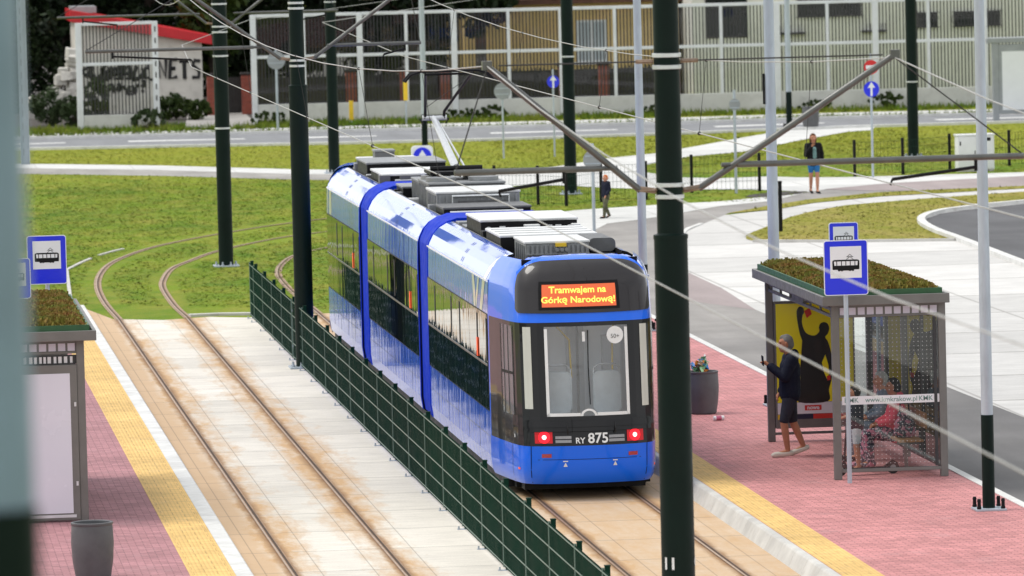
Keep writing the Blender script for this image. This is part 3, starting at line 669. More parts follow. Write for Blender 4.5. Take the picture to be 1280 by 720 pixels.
mb = MB(); mb.tube([(-.42, .9, 2.7), (-.34, .9, 2.45), (-.16, .95, 2.25), (-.14, .95, 1.7)], .016, 8); mb.tube([(.5, .9, 2.7), (.46, .9, 2.3), (.45, .9, 1.4)], .016, 8)
mb.build('handrail', M['yellow_label'], nose)
# rear mirror / camera arm on the platform side, far nose
mb = MB(); mb.tube([(1.10, .95, 2.50), (1.22, .85, 2.52), (1.25, .8, 2.45)], .02, 8); mb.box(1.20, 1.28, .74, .84, 1.5, 2.44); mb.build('camera_mirror', M['black'], nose, bevel=.012)
mb = MB()
for v in (0,):
    us = [SL*k/14 for k in range(-14, 15)]; zs = list(_zz)
    mb.add([(lambda p: (p.x, LT-p.y, p.z))(NS(u, z)) for u in us for z in zs], [(i*len(zs)+j, (i+1)*len(zs)+j, (i+1)*len(zs)+j+1, i*len(zs)+j+1) for i in range(len(us)-1) for j in range(len(zs)-1)])
fn = mb.build('nose', M['tram_blue'], tram, smooth=60)
mb = MB(); us = [(SL-.1)*k/14 for k in range(-14, 15)]; zs = [.8, 1.2, 1.8, 2.2, 2.56]
mb.add([(lambda p: (p.x, LT-p.y, p.z))(NS(u, z, .004)) for u in us for z in zs], [(i*len(zs)+j, (i+1)*len(zs)+j, (i+1)*len(zs)+j+1, i*len(zs)+j+1) for i in range(len(us)-1) for j in range(len(zs)-1)])
mb.build('front_mask', M['tram_glass'], fn, smooth=60)
# windows along the sides
for (a, b) in SECS:
    for s in (-1, 1):
        mb = MB(); mb.box(min(s*1.2, s*1.203), max(s*1.2, s*1.203), a+.04, b-.04, 1.14, 2.575); band = mb.build('window_band', M['black'], tram, smooth=0)
        n = 7 if b-a > 8 else 6; L = (b-a-.16)/n
        for k in range(n):
            y0 = a+.08+k*L
            mb = MB()
            for z0, z1 in ((1.16, 1.80), (1.83, 2.56)):
                mb.box(min(s*1.203, s*1.209), max(s*1.203, s*1.209), y0+.015, y0+L-.015, z0, z1)
            w = mb.build('side_window', M['tram_glass'], tram, smooth=0, bevel=0)
            mb = MB()
            for q in (() if k % 3 == 2 else (.04,)):
                mb.box(min(s*1.209, s*1.213), max(s*1.209, s*1.213), y0+q, y0+q+.13, 1.88, 2.5)
            mb.box(min(s*1.209, s*1.215), max(s*1.209, s*1.215), y0+.01, y0+L-.01, 1.80, 1.83, 1)
            mb.build('window_bar', [M['rubber'], M['alu_grey']], w, smooth=0)
        mb = MB(); mb.box(min(s*1.215, s*1.225), max(s*1.215, s*1.225), a+1.35, a+1.47, 1.86, 2.14); mb.build('door_lamp', M['orange'], tram, bevel=.01)
        mb = MB(); mb.box(min(s*1.186, s*1.20), max(s*1.186, s*1.20), a+.01, b-.01, 3.055, 3.075); mb.build('gutter', M['white'], tram, smooth=0)
        # thin body seams and lifting flaps
        mb = MB()
        for q in np.arange(a+1.5, b-.5, 1.52): mb.box(min(s*1.2, s*1.202), max(s*1.2, s*1.202), q, q+.012, .5, 1.13)
        mb.box(min(s*1.2, s*1.202), max(s*1.2, s*1.202), a+.05, b-.05, .775, .783)
        mb.build('body_seam', M['roof_mid'], tram, smooth=0)
        # seams over the curved roof edge
        mb = MB()
        for y in (a+(b-a)*.42, a+(b-a)*.42+.2):
            for i in range(5, 9):
                p, r = PROF[i], PROF[i+1]; mb.bar((s*(p[0]+.002), y, p[1]+.002), (s*(p[0]*.5+r[0]*.5+.002), y, p[1]*.5+r[1]*.5+.004), .012, .004, 0, up=(s, 0, 1))
        mb.build('roof_edge_seam', M['roof_mid'], tram, smooth=0)
# white livery strokes at the cab end and far end of the near side
def stroke(y0, y1, z0, z1, w, s=-1):
    x = s*1.2; e = s*.004
    return [(x+e, y0, z0), (x+e, y0+w, z0), (x*.993+e, y1+w, z1), (x*.993+e, y1, z1)]
mb = MB()
for q in ((2.95, 2.55, 2.58, 3.04, .34), (3.75, 4.05, 2.58, 3.04, .34), (3.72, 3.35, 2.58, 3.04, .2), (30.0, 30.0, 2.58, 3.04, .55), (30.8, 30.8, 2.58, 3.04, .2)): MB().add(stroke(*q), [(0, 1, 2, 3)]).build('livery_stroke', M['tram_white'], tram, smooth=0)
for i in range(4, 8):
    p, r = PROF[i], PROF[i+1]
    mb.add([(-p[0]-.003, 2.52-.1*(i-4), p[1]+.002), (-p[0]-.003, 2.86-.1*(i-4), p[1]+.002), (-r[0]-.003, 2.76-.1*(i-4), r[1]+.002), (-r[0]-.003, 2.42-.1*(i-4), r[1]+.002)], [(0, 1, 2, 3)])
mb.build('livery_stroke', M['tram_white'], tram, smooth=0)
mb = MB(); mb.box(-.95, .95, 1.2, LT-1.2, .12, .3); mb.box(-.88, .88, .75, 1.2, .12, .26); mb.box(-1.05, 1.05, 1.5, LT-1.5, .10, .25)  # short front box added under the nose to deepen the shade there
for y in (3.6, 5.5, 16.5, 18.4, 27.5, 29.4):
    for s in (-1, 1): mb.tube([(s*.66, y, .29), (s*.78, y, .29)], .28, 20)
mb.build('running_gear_shade_box', M['roof_black'], tram, smooth=40)
# roof units ---------------------------------------------------------
def unit(name, x0, x1, y0, y1, z1, side='roof_mid', lid='roof_light', ribs=0, z0=3.18, lidh=.04, bolts=True):
    mb = MB(); mb.box(x0, x1, y0, y1, z0, z1-lidh, 0); mb.box(x0-.015, x1+.015, y0-.015, y1+.015, z1-lidh, z1, 1)
    o = mb.build(name, [M[side], M[lid]], tram, smooth=0, bevel=.012)
    mb = MB()
    if ribs:
        for k in range(ribs):
            x = x0+(x1-x0)*(k+.5)/ribs; mb.box(x-.018, x+.018, y0-.03, y0-.001, z0+.04, z1-lidh-.03, 0)
        for k in range(int((y1-y0)/.25)):
            y = y0+.1+k*.25; mb.box(x0-.02, x0-.001, y, y+.06, z0+.04, z1-lidh-.03, 0)
    if mb.v: mb.build('rib', [M['roof_grey'], M['roof_mid']], o, smooth=0)
    return o
u = unit('air_conditioner', -.58, .36, 2.55, 4.0, 3.60, 'roof_grey', 'roof_light', 14)
mb = MB(); mb.box(-.14, .02, 2.48, 2.53, 3.515, 3.565); mb.build('yellow_label', M['yellow_label'], u, smooth=0)
mb = MB(); mb.box(-.58, .36, 2.48, 2.52, 3.40, 3.42); mb.box(-.58, .36, 2.48, 2.52, 3.29, 3.31)
for x in (-.12, -.05, .02): mb.tube([(x, 2.49, 3.36), (x, 2.45, 3.36)], .03, 8); mb.tube([(x, 2.49, 3.47), (x, 2.45, 3.47)], .03, 8)
mb.build('casing_rail', M['roof_grey'], u, smooth=0)
mb = MB(); mb.pxz(rrect(.40, .20, .08, 4, .60, 3.50), 2.9, 4.1); mb.box(.38, .78, 2.9, 4.1, 3.18, 3.38); mb.build('air_tank', M['roof_mid'], tram, smooth=40)
u = unit('converter_box', -.75, .70, 4.35, 6.35, 3.60, 'roof_black', 'roof_light')
mb = MB()
for k in range(3): mb.box(-.75+.02, .68, 4.75+k*.55, 4.77+k*.55, 3.6, 3.606)
mb.build('lid_seam', M['roof_grey'], u, smooth=0)
u = unit('inverter_box', -.74, .76, 7.2, 9.3, 3.68, 'roof_black', 'roof_light')
mb = MB()
for x in (-.62, .64): mb.pxz(circ(x, 3.52, .05, 14), 7.16, 7.2)
for x in (-.45, .28, .42): mb.box(x, x+.09, 7.18, 7.2, 3.55, 3.575)
mb.build('lifting_mark', M['white'], u, smooth=0)
unit('cable_duct', -.72, -.5, 9.5, 11.1, 3.46, 'roof_mid', 'roof_grey'); unit('junction_box', .1, .74, 9.7, 11.0, 3.5, 'roof_black', 'roof_mid')
u = unit('resistor_box', -.70, .74, 13.3, 14.6, 3.56, 'roof_black', 'roof_mid', 0)
u = unit('climate_unit', -.66, .74, 14.9, 16.6, 3.74, 'roof_grey', 'roof_light', 12); u = unit('climate_unit', -.60, .70, 16.75, 18.6, 3.80, 'roof_mid', 'roof_grey', 12)
mb = MB()
for k in range(2):
    for x in (-.35, .38): MB().lathe([(.26, 3.76), (.26, 3.83), (.2, 3.84), (.18, 3.80)], (x, 17.2+k*.9, .04), 20).build('fan_cowl', M['roof_grey'], u, smooth=40)
MB().box(-.3, .5, 14.86, 14.9, 3.33, 3.58).build('front_grille', M['roof_mid'], u, smooth=0)
unit('battery_box', -.55, .25, 19.0, 20.4, 3.74, 'roof_mid', 'roof_grey', 8); unit('switch_box', .3, .74, 19.1, 21.3, 3.64, 'roof_grey', 'roof_light', 4)
unit('junction_box', -.68, -.1, 20.7, 21.9, 3.56, 'roof_black', 'roof_grey')
unit('converter_box', -.72, .72, 24.2, 26.6, 3.62, 'roof_black', 'roof_light'); unit('inverter_box', -.74, .74, 27.2, 29.3, 3.70, 'roof_black', 'roof_grey')
u = unit('air_conditioner', -.6, .5, 29.7, 31.1, 3.64, 'roof_mid', 'roof_light', 10); unit('aerial_box', -.32, .06, 30.2, 30.7, 3.8, 'roof_mid', 'roof_grey', 0, 3.64)
mb = MB(); r = random.Random(5)
for k in range(46):
    y = r.choice([r.uniform(2.4, 11), r.uniform(13, 22), r.uniform(24, 31)]); x = r.choice([-1, 1])*r.uniform(.55, .77)
    mb.tube([(x, y, 3.2), (x+r.uniform(-.05, .05), y+.2, 3.28+r.uniform(0, .1)), (x+r.uniform(-.2, .1), y+.6, 3.25+r.uniform(0, .15)), (x, y+1.0, 3.2)], .014, 5, r.choice([0, 0, 1]))
for s in (-1, 1):
    for a, b in SECS:
        mb.tube([(s*.77, a+.3, 3.36), (s*.77, b-.3, 3.36)], .012, 5, 1); mb.tube([(s*.72, a+.3, 3.24), (s*.72, b-.3, 3.24)], .02, 6, 0)
        for y in np.arange(a+.4, b-.3, .5): mb.cbox((s*.765, y, 3.32), (.04, .05, .12), 2)
mb.build('roof_cable', [M['roof_black'], M['roof_mid'], M['tram_band']], tram)
# small roof hardware: boxes, frames, pipe runs
r = random.Random(17)
HW = ['roof_black', 'roof_mid', 'roof_grey', 'roof_light', 'roof_black', 'roof_mid']
for k in range(74):
    y = r.choice([r.uniform(6.4, 7.0), r.uniform(9.4, 11.0), r.uniform(13.0, 14.8), r.uniform(18.7, 22), r.uniform(24, 24.2), r.uniform(26.6, 27.2), r.uniform(29.3, 29.7), r.uniform(2.5, 31)])
    x = r.uniform(-.72, .72) if y < 2.5 or r.random() < .6 else r.choice([-.77, .77]); a, b, c_ = r.uniform(.06, .22), r.uniform(.08, .4), r.uniform(.12, .42)
    mb = MB(); mb.box(max(-.78, x-a), min(.78, x+a), y, y+b, 3.18, 3.18+c_)
    if k % 3 == 0: mb.box(max(-.78, x-a)+.02, min(.78, x+a)-.02, y-.012, y, 3.2, 3.16+c_)
    mb.build('equipment_box', M[HW[k % 6]], tram, smooth=0, bevel=.01)
for (y0, y1) in ((4.0, 7.0), (7.0, 11.1), (13.0, 18.7), (18.8, 22.0), (24.0, 27.0), (27.0, 30.9)):
    mb = MB()
    for x in (-.775, .775):
        mb.tube([(x, y0, 3.2), (x, y0, 3.44), (x, y1, 3.44), (x, y1, 3.2)], .014, 6)
        for q in np.arange(y0+.7, y1-.3, .9): mb.tube([(x, q, 3.2), (x, q, 3.44)], .012, 5)
    mb.build('roof_rail', M['roof_mid'], tram)
for (x0, y0, x1, y1, z) in ((-.4, 14.88, .55, 14.88, 3.66), (-.6, 13.28, .6, 13.28, 3.48), (-.5, 24.15, .5, 24.15, 3.5), (-.3, 7.15, .4, 7.15, 3.4)):
    MB().tube([(x0, y0-.05, 3.2), (x0, y0-.05, z), (x1, y1-.05, z), (x1, y1-.05, 3.2)], .022, 8).build('pipe', M['steel'], tram)
# pantograph
mb = MB()
yb, yk, yh = 18.0, 21.6, 18.9
mb.box(-.5, .5, yb-.5, yb+.6, 3.90, 3.95, 1); mb.tube([(-.45, yb, 3.98), (.45, yb, 3.98)], .05, 10, 1)
for x in (-.4, .4):
    for y in (yb-.4, yb+.5): mb.lathe([(.05, 3.86), (.07, 3.87), (.05, 3.89), (.07, 3.90)], (x, y, 0), 10, 1)
pan = mb.build('pantograph', [M['steel'], M['roof_black']], tram)
mb = MB(); mb.tube([(0, yb, 3.98), (-.02, yk, 4.72)], [.075, .05], 12); mb.tube([(.16, yb, 3.98), (.05, yk, 4.68)], .018, 8); mb.tube([(-.22, yk, 4.72), (.22, yk, 4.72)], .05, 10); mb.build('lower_arm', M['steel'], pan)
mb = MB()
for s in (-1, 1): mb.tube([(s*.17, yk, 4.72), (s*.17, yk-.1, 4.84), (s*.40, yh, 5.58)], .026, 8); mb.tube([(s*.17, yk-.05, 4.72), (s*.26, yk+.06, 4.70), (s*.2, yk, 4.62)], .015, 6)
mb.tube([(-.17, yk, 4.74), (.17, yk, 4.74)], .035, 8)
mb.tube([(-.17, yk-.1, 4.9), (.36, yh+.2, 5.5)], .006, 4); mb.build('upper_arm', M['black'], pan)
mb = MB()
for dy in (-.16, .16): mb.tube([(-.78, yh+dy, 5.46), (-.68, yh+dy, 5.58), (-.5, yh+dy, 5.635), (.5, yh+dy, 5.635), (.68, yh+dy, 5.58), (.78, yh+dy, 5.46)], .022, 8)
mb.tube([(-.42, yh-.16, 5.60), (-.42, yh+.16, 5.60)], .015, 6); mb.tube([(.42, yh-.16, 5.60), (.42, yh+.16, 5.60)], .015, 6); mb.tube([(-.42, yh, 5.58), (.42, yh, 5.58)], .022, 6)
mb.build('contact_bow', M['black'], pan)
# ------------------------------------------------------------------ catenary poles, wires, lamps, fence
def catenary_pole(label, x, y, z0, straps, left=None, right=None, h=9.2, step=5.25, r0=.172, r1=.137, ties=True, mark=None):
    """left/right: (registration inner dx, outer dx, top-tube end dx, steady inner dx, steady outer dx)"""
    p = thing('catenary_pole', label, 'catenary pole', (x, y, z0), 0, 'dark green catenary poles')
    s = step-z0
    mb = MB(); mb.lathe([(r0, .03), (r0, s)], n=28); mb.lathe([(r1, s-.02), (r1*.92, h-z0)], n=28)
    mb.lathe([(r0+.006, s-.03), (r0+.006, s+.01), (r1+.004, s+.022), (r1, s+.03)], n=28)
    sh = mb.build('shaft', M['pole_green'], p, smooth=40)
    mb = MB(); mb.box(-.30, .30, -.30, .30, 0, .035); b = mb.build('base_plate', M['galv'], p, smooth=0, bevel=.006)
    mb = MB()
    for k in range(8):
        a = PI/8+k*PI/4; mb.lathe([(.03, .03), (.03, .06), (.017, .065), (.017, .12)], (.25*math.cos(a), .25*math.sin(a), 0), 8)
    mb.build('bolt', M['galv'], b)
    for z in straps:
        mb = MB(); rr = (r0 if z < step else r1)+.006; mb.lathe([(rr, -.022), (rr+.006, -.018), (rr+.006, .018), (rr, .022)], (0, 0, z-z0), 28)
        mb.build('strap', M['steel'], p, smooth=40)
    for side, d in ((-1, left), (1, right)):
        if not d: continue
        ri, ro, te, si, so_ = d
        c = None
        mb = MB(); za, zb = 5.72-z0, 7.03-z0
        mb.tube([(side*.30, 0, za), (te, 0, zb)], .034, 12); c = mb.build('cantilever', M['alu_grey'], p)
        mb = MB()
        mb.tube([(side*.14, 0, za-.01), (side*.34, 0, za+.02)], .03, 10)
        for q in (.17, .21, .25, .29): mb.lathe([(.03, -.008), (.062, 0), (.03, .008)], (side*q, 0, za), 12)
        if ties:
            mb.tube([(side*.14, 0, zb), (side*.32, 0, zb)], .022, 8)
            for q in (.18, .22, .26): mb.lathe([(.02, -.008), (.05, 0), (.02, .008)], (side*q, 0, zb), 12)
        mb.build('insulator', M['insul'], c)
        mb = MB()
        if ties: mb.tube([(side*.32, 0, zb), (te-side*.12, 0, zb+.0)], .009, 6)
        mb.tube([(te, 0, zb-.03), (ro-side*.02, 0, 5.98-z0)], .008, 6); mb.build('stay_wire', M['wire_dark'], c)
        mb = MB(); zr = 5.955-z0; mb.tube([(ri, 0, zr), (ro, 0, zr)], .032, 12)
        mb.tube([(ri-side*.16, 0, zr), (ri, 0, zr)], .024, 8)
        for q in (.05, .09, .13): mb.lathe([(.02, -.008), (.045, 0), (.02, .008)], (ri-side*q, 0, zr), 10)
        mb.build('registration_tube', M['alu_grey'], c); MB().box(te-.05, te+.05, -.045, .045, zb-.04, zb+.05).build('wire_clamp', M['alu_grey'], c, smooth=0)
        mb = MB(); mb.tube([(si, 0, zr-.02), (si, 0, zr-.14)], .018, 8); mb.tube([(si, 0, zr-.10), (so_, 0, zr-.20)], .018, 8); mb.tube([(so_, 0, zr-.2), (so_-.02*side, 0, zr-.26)], .012, 6)
        mb.build('steady_arm', M['black'], c)
    if mark:
        mb = MB(); r = r0+.004
        text_on(mb, mark, .17, lambda X, Z: (r*math.sin((X-.12)/r), -r*math.cos((X-.12)/r), 1.90-z0+Z), bold=.004); mb.build('number_mark', M['white'], p, smooth=0)
        mb = MB(); text_on(mb, '6', .17, lambda X, Z: (r*math.sin((X+.235)/r), -r*math.cos((X+.235)/r), 1.92-z0+Z), bold=.004); mb.build('number_mark', M['white'], p, smooth=0)
    return p
XP = 8.42
catenary_pole('dark green catenary pole nearest the camera, in front of the tram, marked 11', XP, 61.3, 0, (5.77, 5.65, 7.09, 6.97),
    (-.69, -2.2, -1.84, -1.08, -1.75), (.70, 3.67, 2.35, 3.17, 2.30), mark='11')
catenary_pole('dark green catenary pole in the mesh fence beside the tram, between the two tracks', 8.50, 111.9, 0, (5.69, 5.59, 6.75, 6.65),
    (-.8, -3.9, -2.05, -3.4, -1.95), (.72, 2.3, 2.1, 2.0, 1.6), step=5.22)
catenary_pole('dark green catenary pole on the lawn beyond the end of the left track', 9.04, 142.8, 0, (5.65, 5.52, 5.14, 4.96, 3.26, 6.18),
    (-.62, -3.8, -1.9, -3.2, -2.4), (.5, 2.8, 2.0, 2.5, 1.9), step=20, h=8.6)
catenary_pole('dark green catenary pole just behind the roof of the tram, left of the pantograph', 15.3, 187.5, 0, (5.95, 5.8, 5.3), None, (.6, 3.0, 2.2, 2.6, 2.0), step=20, h=9)
catenary_pole('dark green catenary pole behind the round sign back, near the walking boy', 20.62, 170.6, 0, (6.0, 3.9), None, None, step=20, h=9)
catenary_pole('dark green catenary pole on the lawn left of the white cabinet', 33.3, 186.5, 0, (2.35,), None, None, step=20, h=10)
# overhead wires
def wire(name, pts, r, label, group, m='wire', k=8):
    mb = MB(); mb.tube(smoothpts3(pts, k) if k else pts, r, 6); o = mb.build(name, M[m], smooth=60); return tag(o, label, 'overhead wire', group)
def smoothpts3(pts, k=6):
    P_ = [Vector(p) for p in pts]; P_ = [P_[0]*2-P_[1]] + P_ + [P_[-1]*2-P_[-2]]; out = []
    for i in range(1, len(P_)-2):
        a, b, c, d = P_[i-1:i+3]
        for t in range(k):
            t /= k; out.append(.5*((2*b)+(c-a)*t+(2*a-5*b+4*c-d)*t*t+(3*b-3*c+d-a)*t**3))
    out.append(P_[-2]); return out
LCON = [(6.0, 12, 5.66), (6.75, 61.3, 5.62), (6.55, 112, 5.62), (7.3, 128, 5.62), (10.2, 150, 5.62), (16, 172, 5.62)]
RCON = [(10.9, 12, 5.74), (10.68, 61.3, 5.72), (10.45, 112, 5.72), (11.4, 142, 5.7), (17.5, 165, 5.7)]
wire('contact_wire', LCON, .0065, 'lower wire over the left track, running past the roof of the tram', 'contact wires', k=0)
wire('contact_wire', RCON, .0075, 'lower wire over the right track that the pantograph bow touches', 'contact wires', k=0)
def cat(a, b, sag): return [Vector(a).lerp(Vector(b), t)-Vector((0, 0, sag*4*t*(1-t))) for t in [i/10 for i in range(11)]]
LM = cat((6.2, 12, 7.05), (6.58, 61.3, 7.03), .75)[:-1]+cat((6.58, 61.3, 7.03), (6.45, 111.9, 6.95), .50)[:-1]+cat((6.45, 111.9, 6.95), (7.2, 142.8, 6.9), .4)
RM = cat((10.9, 12, 7.05), (10.77, 61.3, 7.0), .75)[:-1]+cat((10.77, 61.3, 7.0), (10.6, 111.9, 6.95), .48)[:-1]+cat((10.6, 111.9, 6.95), (11.0, 142.8, 6.9), .4)
wire('messenger_wire', LM, .0068, 'upper sagging wire over the left track, carried by the pole brackets', 'messenger wires', k=0)
wire('messenger_wire', RM, .0068, 'upper sagging wire over the right track, carried by the pole brackets', 'messenger wires', k=0)
def zat(L, y):
    return Vector([float(np.interp(y, [p[1] for p in L], [p[i] for p in L])) for i in range(3)])
for L1, L2, ys, nm in ((LM, LCON, (68, 76, 86, 97, 105), 'left'), (RM, RCON, (66.5, 74.5, 84, 94, 104), 'right')):
    for y in ys:
        a, b = zat(L1, y), zat(L2, y); mb = MB(); mb.tube([a, b], .0035, 5); mb.ball(a, .02, 6); mb.ball(b, .025, 6)
        tag(mb.build('dropper_wire', M['wire_dark'], smooth=60), 'thin upright dropper between the two wires over the %s track' % nm, 'dropper wire', 'droppers over the %s track' % nm)
# lamp posts
def lamp_post(label, x, y, z0, r=.082, h=10.5, dark=1.28, strap=(), mat='galv'):
    p = thing('lamp_post', label, 'lamp post', (x, y, z0), 0, 'galvanised lamp posts')
    MB().lathe([(r, dark), (r*.8, h)], n=20).build('shaft', M[mat], p, smooth=40)
    MB().lathe([(r+.006, .03), (r+.006, dark)], n=20).build('painted_base', M['pole_green'], p, smooth=40)
    b = MB().box(-.21, .21, -.21, .21, 0, .03).build('base_plate', M['galv'], p, smooth=0, bevel=.006)
    for dx in (-.165, .165):
        for dy in (-.165, .165):
            MB().lathe([(.03, .03), (.032, .06), (.026, .065), (.024, .13), (.03, .135), (.022, .17)], (dx, dy, 0), 8).build('anchor_bolt', M['black'], b)
    for z in strap: MB().cbox((-r-.012, 0, z), (.03, .05, .5)).build('cable_cover', M['black'], p, smooth=0, bevel=.005)
    mb = MB(); mb.tube([(0, 0, h-.1), (0, -.4, h+.15), (0, -1.2, h+.2)], .035, 8); mb.build('arm', M['galv'], p)
    mb = MB(); mb.box(-.14, .14, -1.8, -1.15, h+.14, h+.24); mb.build('lantern', M['sign_grey'], p, bevel=.03)
    return p
lamp_post('galvanised lamp post with dark painted foot standing on the red paving, right of the shelter', 15.42, 81.1, .2, .080, dark=1.3)
lamp_post('galvanised lamp post rising behind the planted shelter roof', 15.2, 98.3, .2, .095, strap=(5.2,))
lamp_post('galvanised lamp post between the tram roof and the near green pole', 15.33, 115.6, .2, .085)
lamp_post('slim galvanised lamp post right behind the pantograph', 19.3, 199.5, 0, .095, h=11)
lamp_post('slim lamp post with a dark foot beside the far grey bin', 33.2, 210.5, .0, .10, h=11)
p = lamp_post('pale galvanised post close to the camera at the picture edge, out of focus', .284, 11.5, 0, .070, h=13, dark=7.74, mat='galv_dull')
# perforated posts by the far path
def perforated(label, x, y, h):
    p = thing('perforated_post', label, 'steel post', (x, y, 0))
    mb = MB(); mb.box(-.15, .15, -.01, .01, 0, h); mb.box(-.15, -.13, -.12, .12, 0, h); mb.box(.13, .15, -.12, .12, 0, h); mb.build('beam', M['galv'], p, smooth=0)
    mb = MB()
    for k in range(int(h/.42)): mb.box(-.07, -.03, -.0125, -.0105, .3+k*.42, .52+k*.42)
    mb.build('slot', M['sign_grey'], p, smooth=0); return p
perforated('slotted steel beam post far behind the blurred near post', 6.15, 200, 6.2)
# round and square signs
def post_round(label, x, y, z0, zs, faces, r=.032, rz=0):
    p = thing('traffic_sign', label, 'traffic sign', (x, y, z0), rz, 'small signs along the far paths')
    top = max(z for z, _, _ in faces)+.4
    MB().lathe([(r, 0), (r, top)], n=10).build('post', M['galv'], p)
    for z, kind, rad in faces:
        mb = MB(); mb.pxz(circ(0, z, rad, 28), -.055, -.045)
        d = mb.build('disc', M[{'blue': 'sign_blue', 'red': 'sign_red', 'back': 'sign_grey'}[kind]], p, smooth=30)
        mb = MB()
        if kind == 'blue':
            mb.pxz([(-.03, z-.2), (.03, z-.2), (.03, z+.04), (-.03, z+.04)], -.06, -.055); mb.pxz([(-.11, z+.04), (.11, z+.04), (0, z+.21)], -.06, -.055)
        elif kind == 'red': mb.pxz([(-rad*.72, z-.055), (rad*.72, z-.055), (rad*.72, z+.055), (-rad*.72, z+.055)], -.06, -.055)
        else:
            mb.box(-rad*.8, rad*.8, -.07, -.055, z+.08, z+.11); mb.box(-rad*.8, rad*.8, -.07, -.055, z-.11, z-.08)
            mb.build('clamp', M['galv'], d, smooth=0); continue
        mb.build('symbol', M['sign_white'], d, smooth=0)
    return p
post_round('blue round arrow sign on a thin post left of the far green pole', 22.95, 194, 0, 0, [(2.42, 'blue', .2)], .03)
post_round('grey back of a round sign on a thin post, right of the pantograph', 21.3, 194, 0, 0, [(2.16, 'back', .27)])
post_round('grey back of a round sign on a post just behind the walking boy', 18.5, 148.5, 0, 0, [(1.99, 'back', .24)], .04)
post_round('grey back of a small sign just left of the lamp post behind the shelter', 25.0, 168.3, 0, 0, [(2.5, 'back', .16)], .04)
post_round('red no entry disc above a blue arrow disc on one thin post', 30.0, 174.8, 0, 0, [(3.22, 'red', .21), (2.58, 'blue', .23)], .035)
post_round('large pale back of a round sign in front of the noise barrier gate pillars', 16.05, 221.5, 0, 0, [(2.57, 'back', .33)], .045)
post_round('plain thin post in front of the long noise barrier', 40.4, 213, 0, 0, [(3.3, 'back', .05)], .035)
p = thing('keep_marker', 'low white traffic island marker with a blue arrow disc behind the tram roof', 'traffic marker', (17.8, 185, -.17))
MB().pxz(rrect(.66, 1.1, .12, 4, 0, .5), -.06, .06).build('panel', M['sign_white'], p, bevel=.01)
d = MB().pxz(circ(0, .72, .28, 28), -.075, -.06).build('disc', M['sign_blue'], p)
mb = MB(); mb.pxz([(-.035, .52), (.035, .52), (.035, .74), (-.035, .74)], -.082, -.075); mb.pxz([(-.12, .74), (.12, .74), (0, .92)], -.082, -.075); mb.build('symbol', M['sign_white'], d, smooth=0)
# tram stop signs
def tram_pictogram(w, cz, y):
    """side view of an old tram with a diamond pantograph on a white square of width w"""
    k = w; a = MB()
    a.pxz([(-.42*k, cz+.10*k), (-.36*k, cz+.125*k), (.36*k, cz+.125*k), (.42*k, cz+.10*k), (.42*k, cz+.075*k), (-.42*k, cz+.075*k)], y-.002, y)
    a.pxz([(-.43*k, cz-.17*k), (-.41*k, cz-.19*k), (.41*k, cz-.19*k), (.43*k, cz-.17*k), (.43*k, cz-.06*k), (-.43*k, cz-.06*k)], y-.002, y) 
    for x in (-.42, -.29, -.14, 0.0, .14, .29, .42):
        xx = x*k; a.pxz([(xx-.012*k, cz-.06*k), (xx+.012*k, cz-.06*k), (xx+.012*k, cz+.08*k), (xx-.012*k, cz+.08*k)], y-.002, y)
    for s in (-1, 1):
        a.pxz([(s*.43*k, cz-.17*k), (s*.36*k, cz-.17*k), (s*.385*k, cz+.09*k), (s*.42*k, cz+.09*k)], y-.003, y)
        for x in (.13, .22): a.pxz(circ(s*x*k, cz-.195*k, .045*k, 12), y-.0035, y)
    a.pxz([(-.27*k, cz-.18*k), (.27*k, cz-.18*k), (.25*k, cz-.22*k), (-.25*k, cz-.22*k)], y-.0025, y)
    for p_, q in (((0.02, .125), (.13, .22)), ((.24, .125), (.13, .22)), ((.04, .21), (.13, .295)), ((.22, .21), (.13, .295)), ((.02, .215), (.24, .215))):
        a.bar((p_[0]*k, y-.001, cz+p_[1]*k), (q[0]*k, y-.001, cz+q[1]*k), .002, .014*k, up=(0, 0, 1))
    return a
def stop_sign(label, x, y, z0, w, zc, rz=0, extra=False):
    h = w*1.24
    p = thing('tram_stop_sign', label, 'tram stop sign', (x, y, z0), rz, 'blue tram stop signs'); z = zc-z0
    MB().lathe([(.034, 0), (.034, z+h*.45)], n=14).build('post', M['galv'], p)
    pl = MB().pxz(rrect(w, h, .04, 4, 0, z), -.06, -.045).build('plate', M['sign_white'], p, smooth=30)
    MB().pxz(rrect(w-.024, h-.024, .032, 4, 0, z), -.0625, -.06).build('blue_field', M['sign_blue'], pl, smooth=0)
    sw = w*.71; cz = z+h*.5-w*.14-sw*.5
    MB().pxz([(-sw/2, cz-sw*.50), (sw/2, cz-sw*.50), (sw/2, cz+sw*.50), (-sw/2, cz+sw*.50)], -.0645, -.0625).build('white_field', M['sign_white'], pl, smooth=0)
    tram_pictogram(sw, cz-.02, -.0645).build('pictogram', M['black'], pl, smooth=0)
    MB().box(-w*.3, w*.3, -.045, -.034, z+.1, z+.14).build('clamp', M['galv'], p, smooth=0)
    return p
stop_sign('large blue tram stop sign on a pole before the near end of the right shelter', 14.22, 85.35, .2, .635, 3.285)
stop_sign('smaller blue tram stop sign half hidden behind the large one over the planted roof', 15.42, 92.7, .2, .46, 3.22)
stop_sign('large blue tram stop sign above the planted roof of the left shelter', 3.13, 92.6, .2, .60, 3.32)
stop_sign('smaller blue tram stop sign mostly hidden behind the blurred near post', 2.42, 85.3, .2, .46, 3.51)
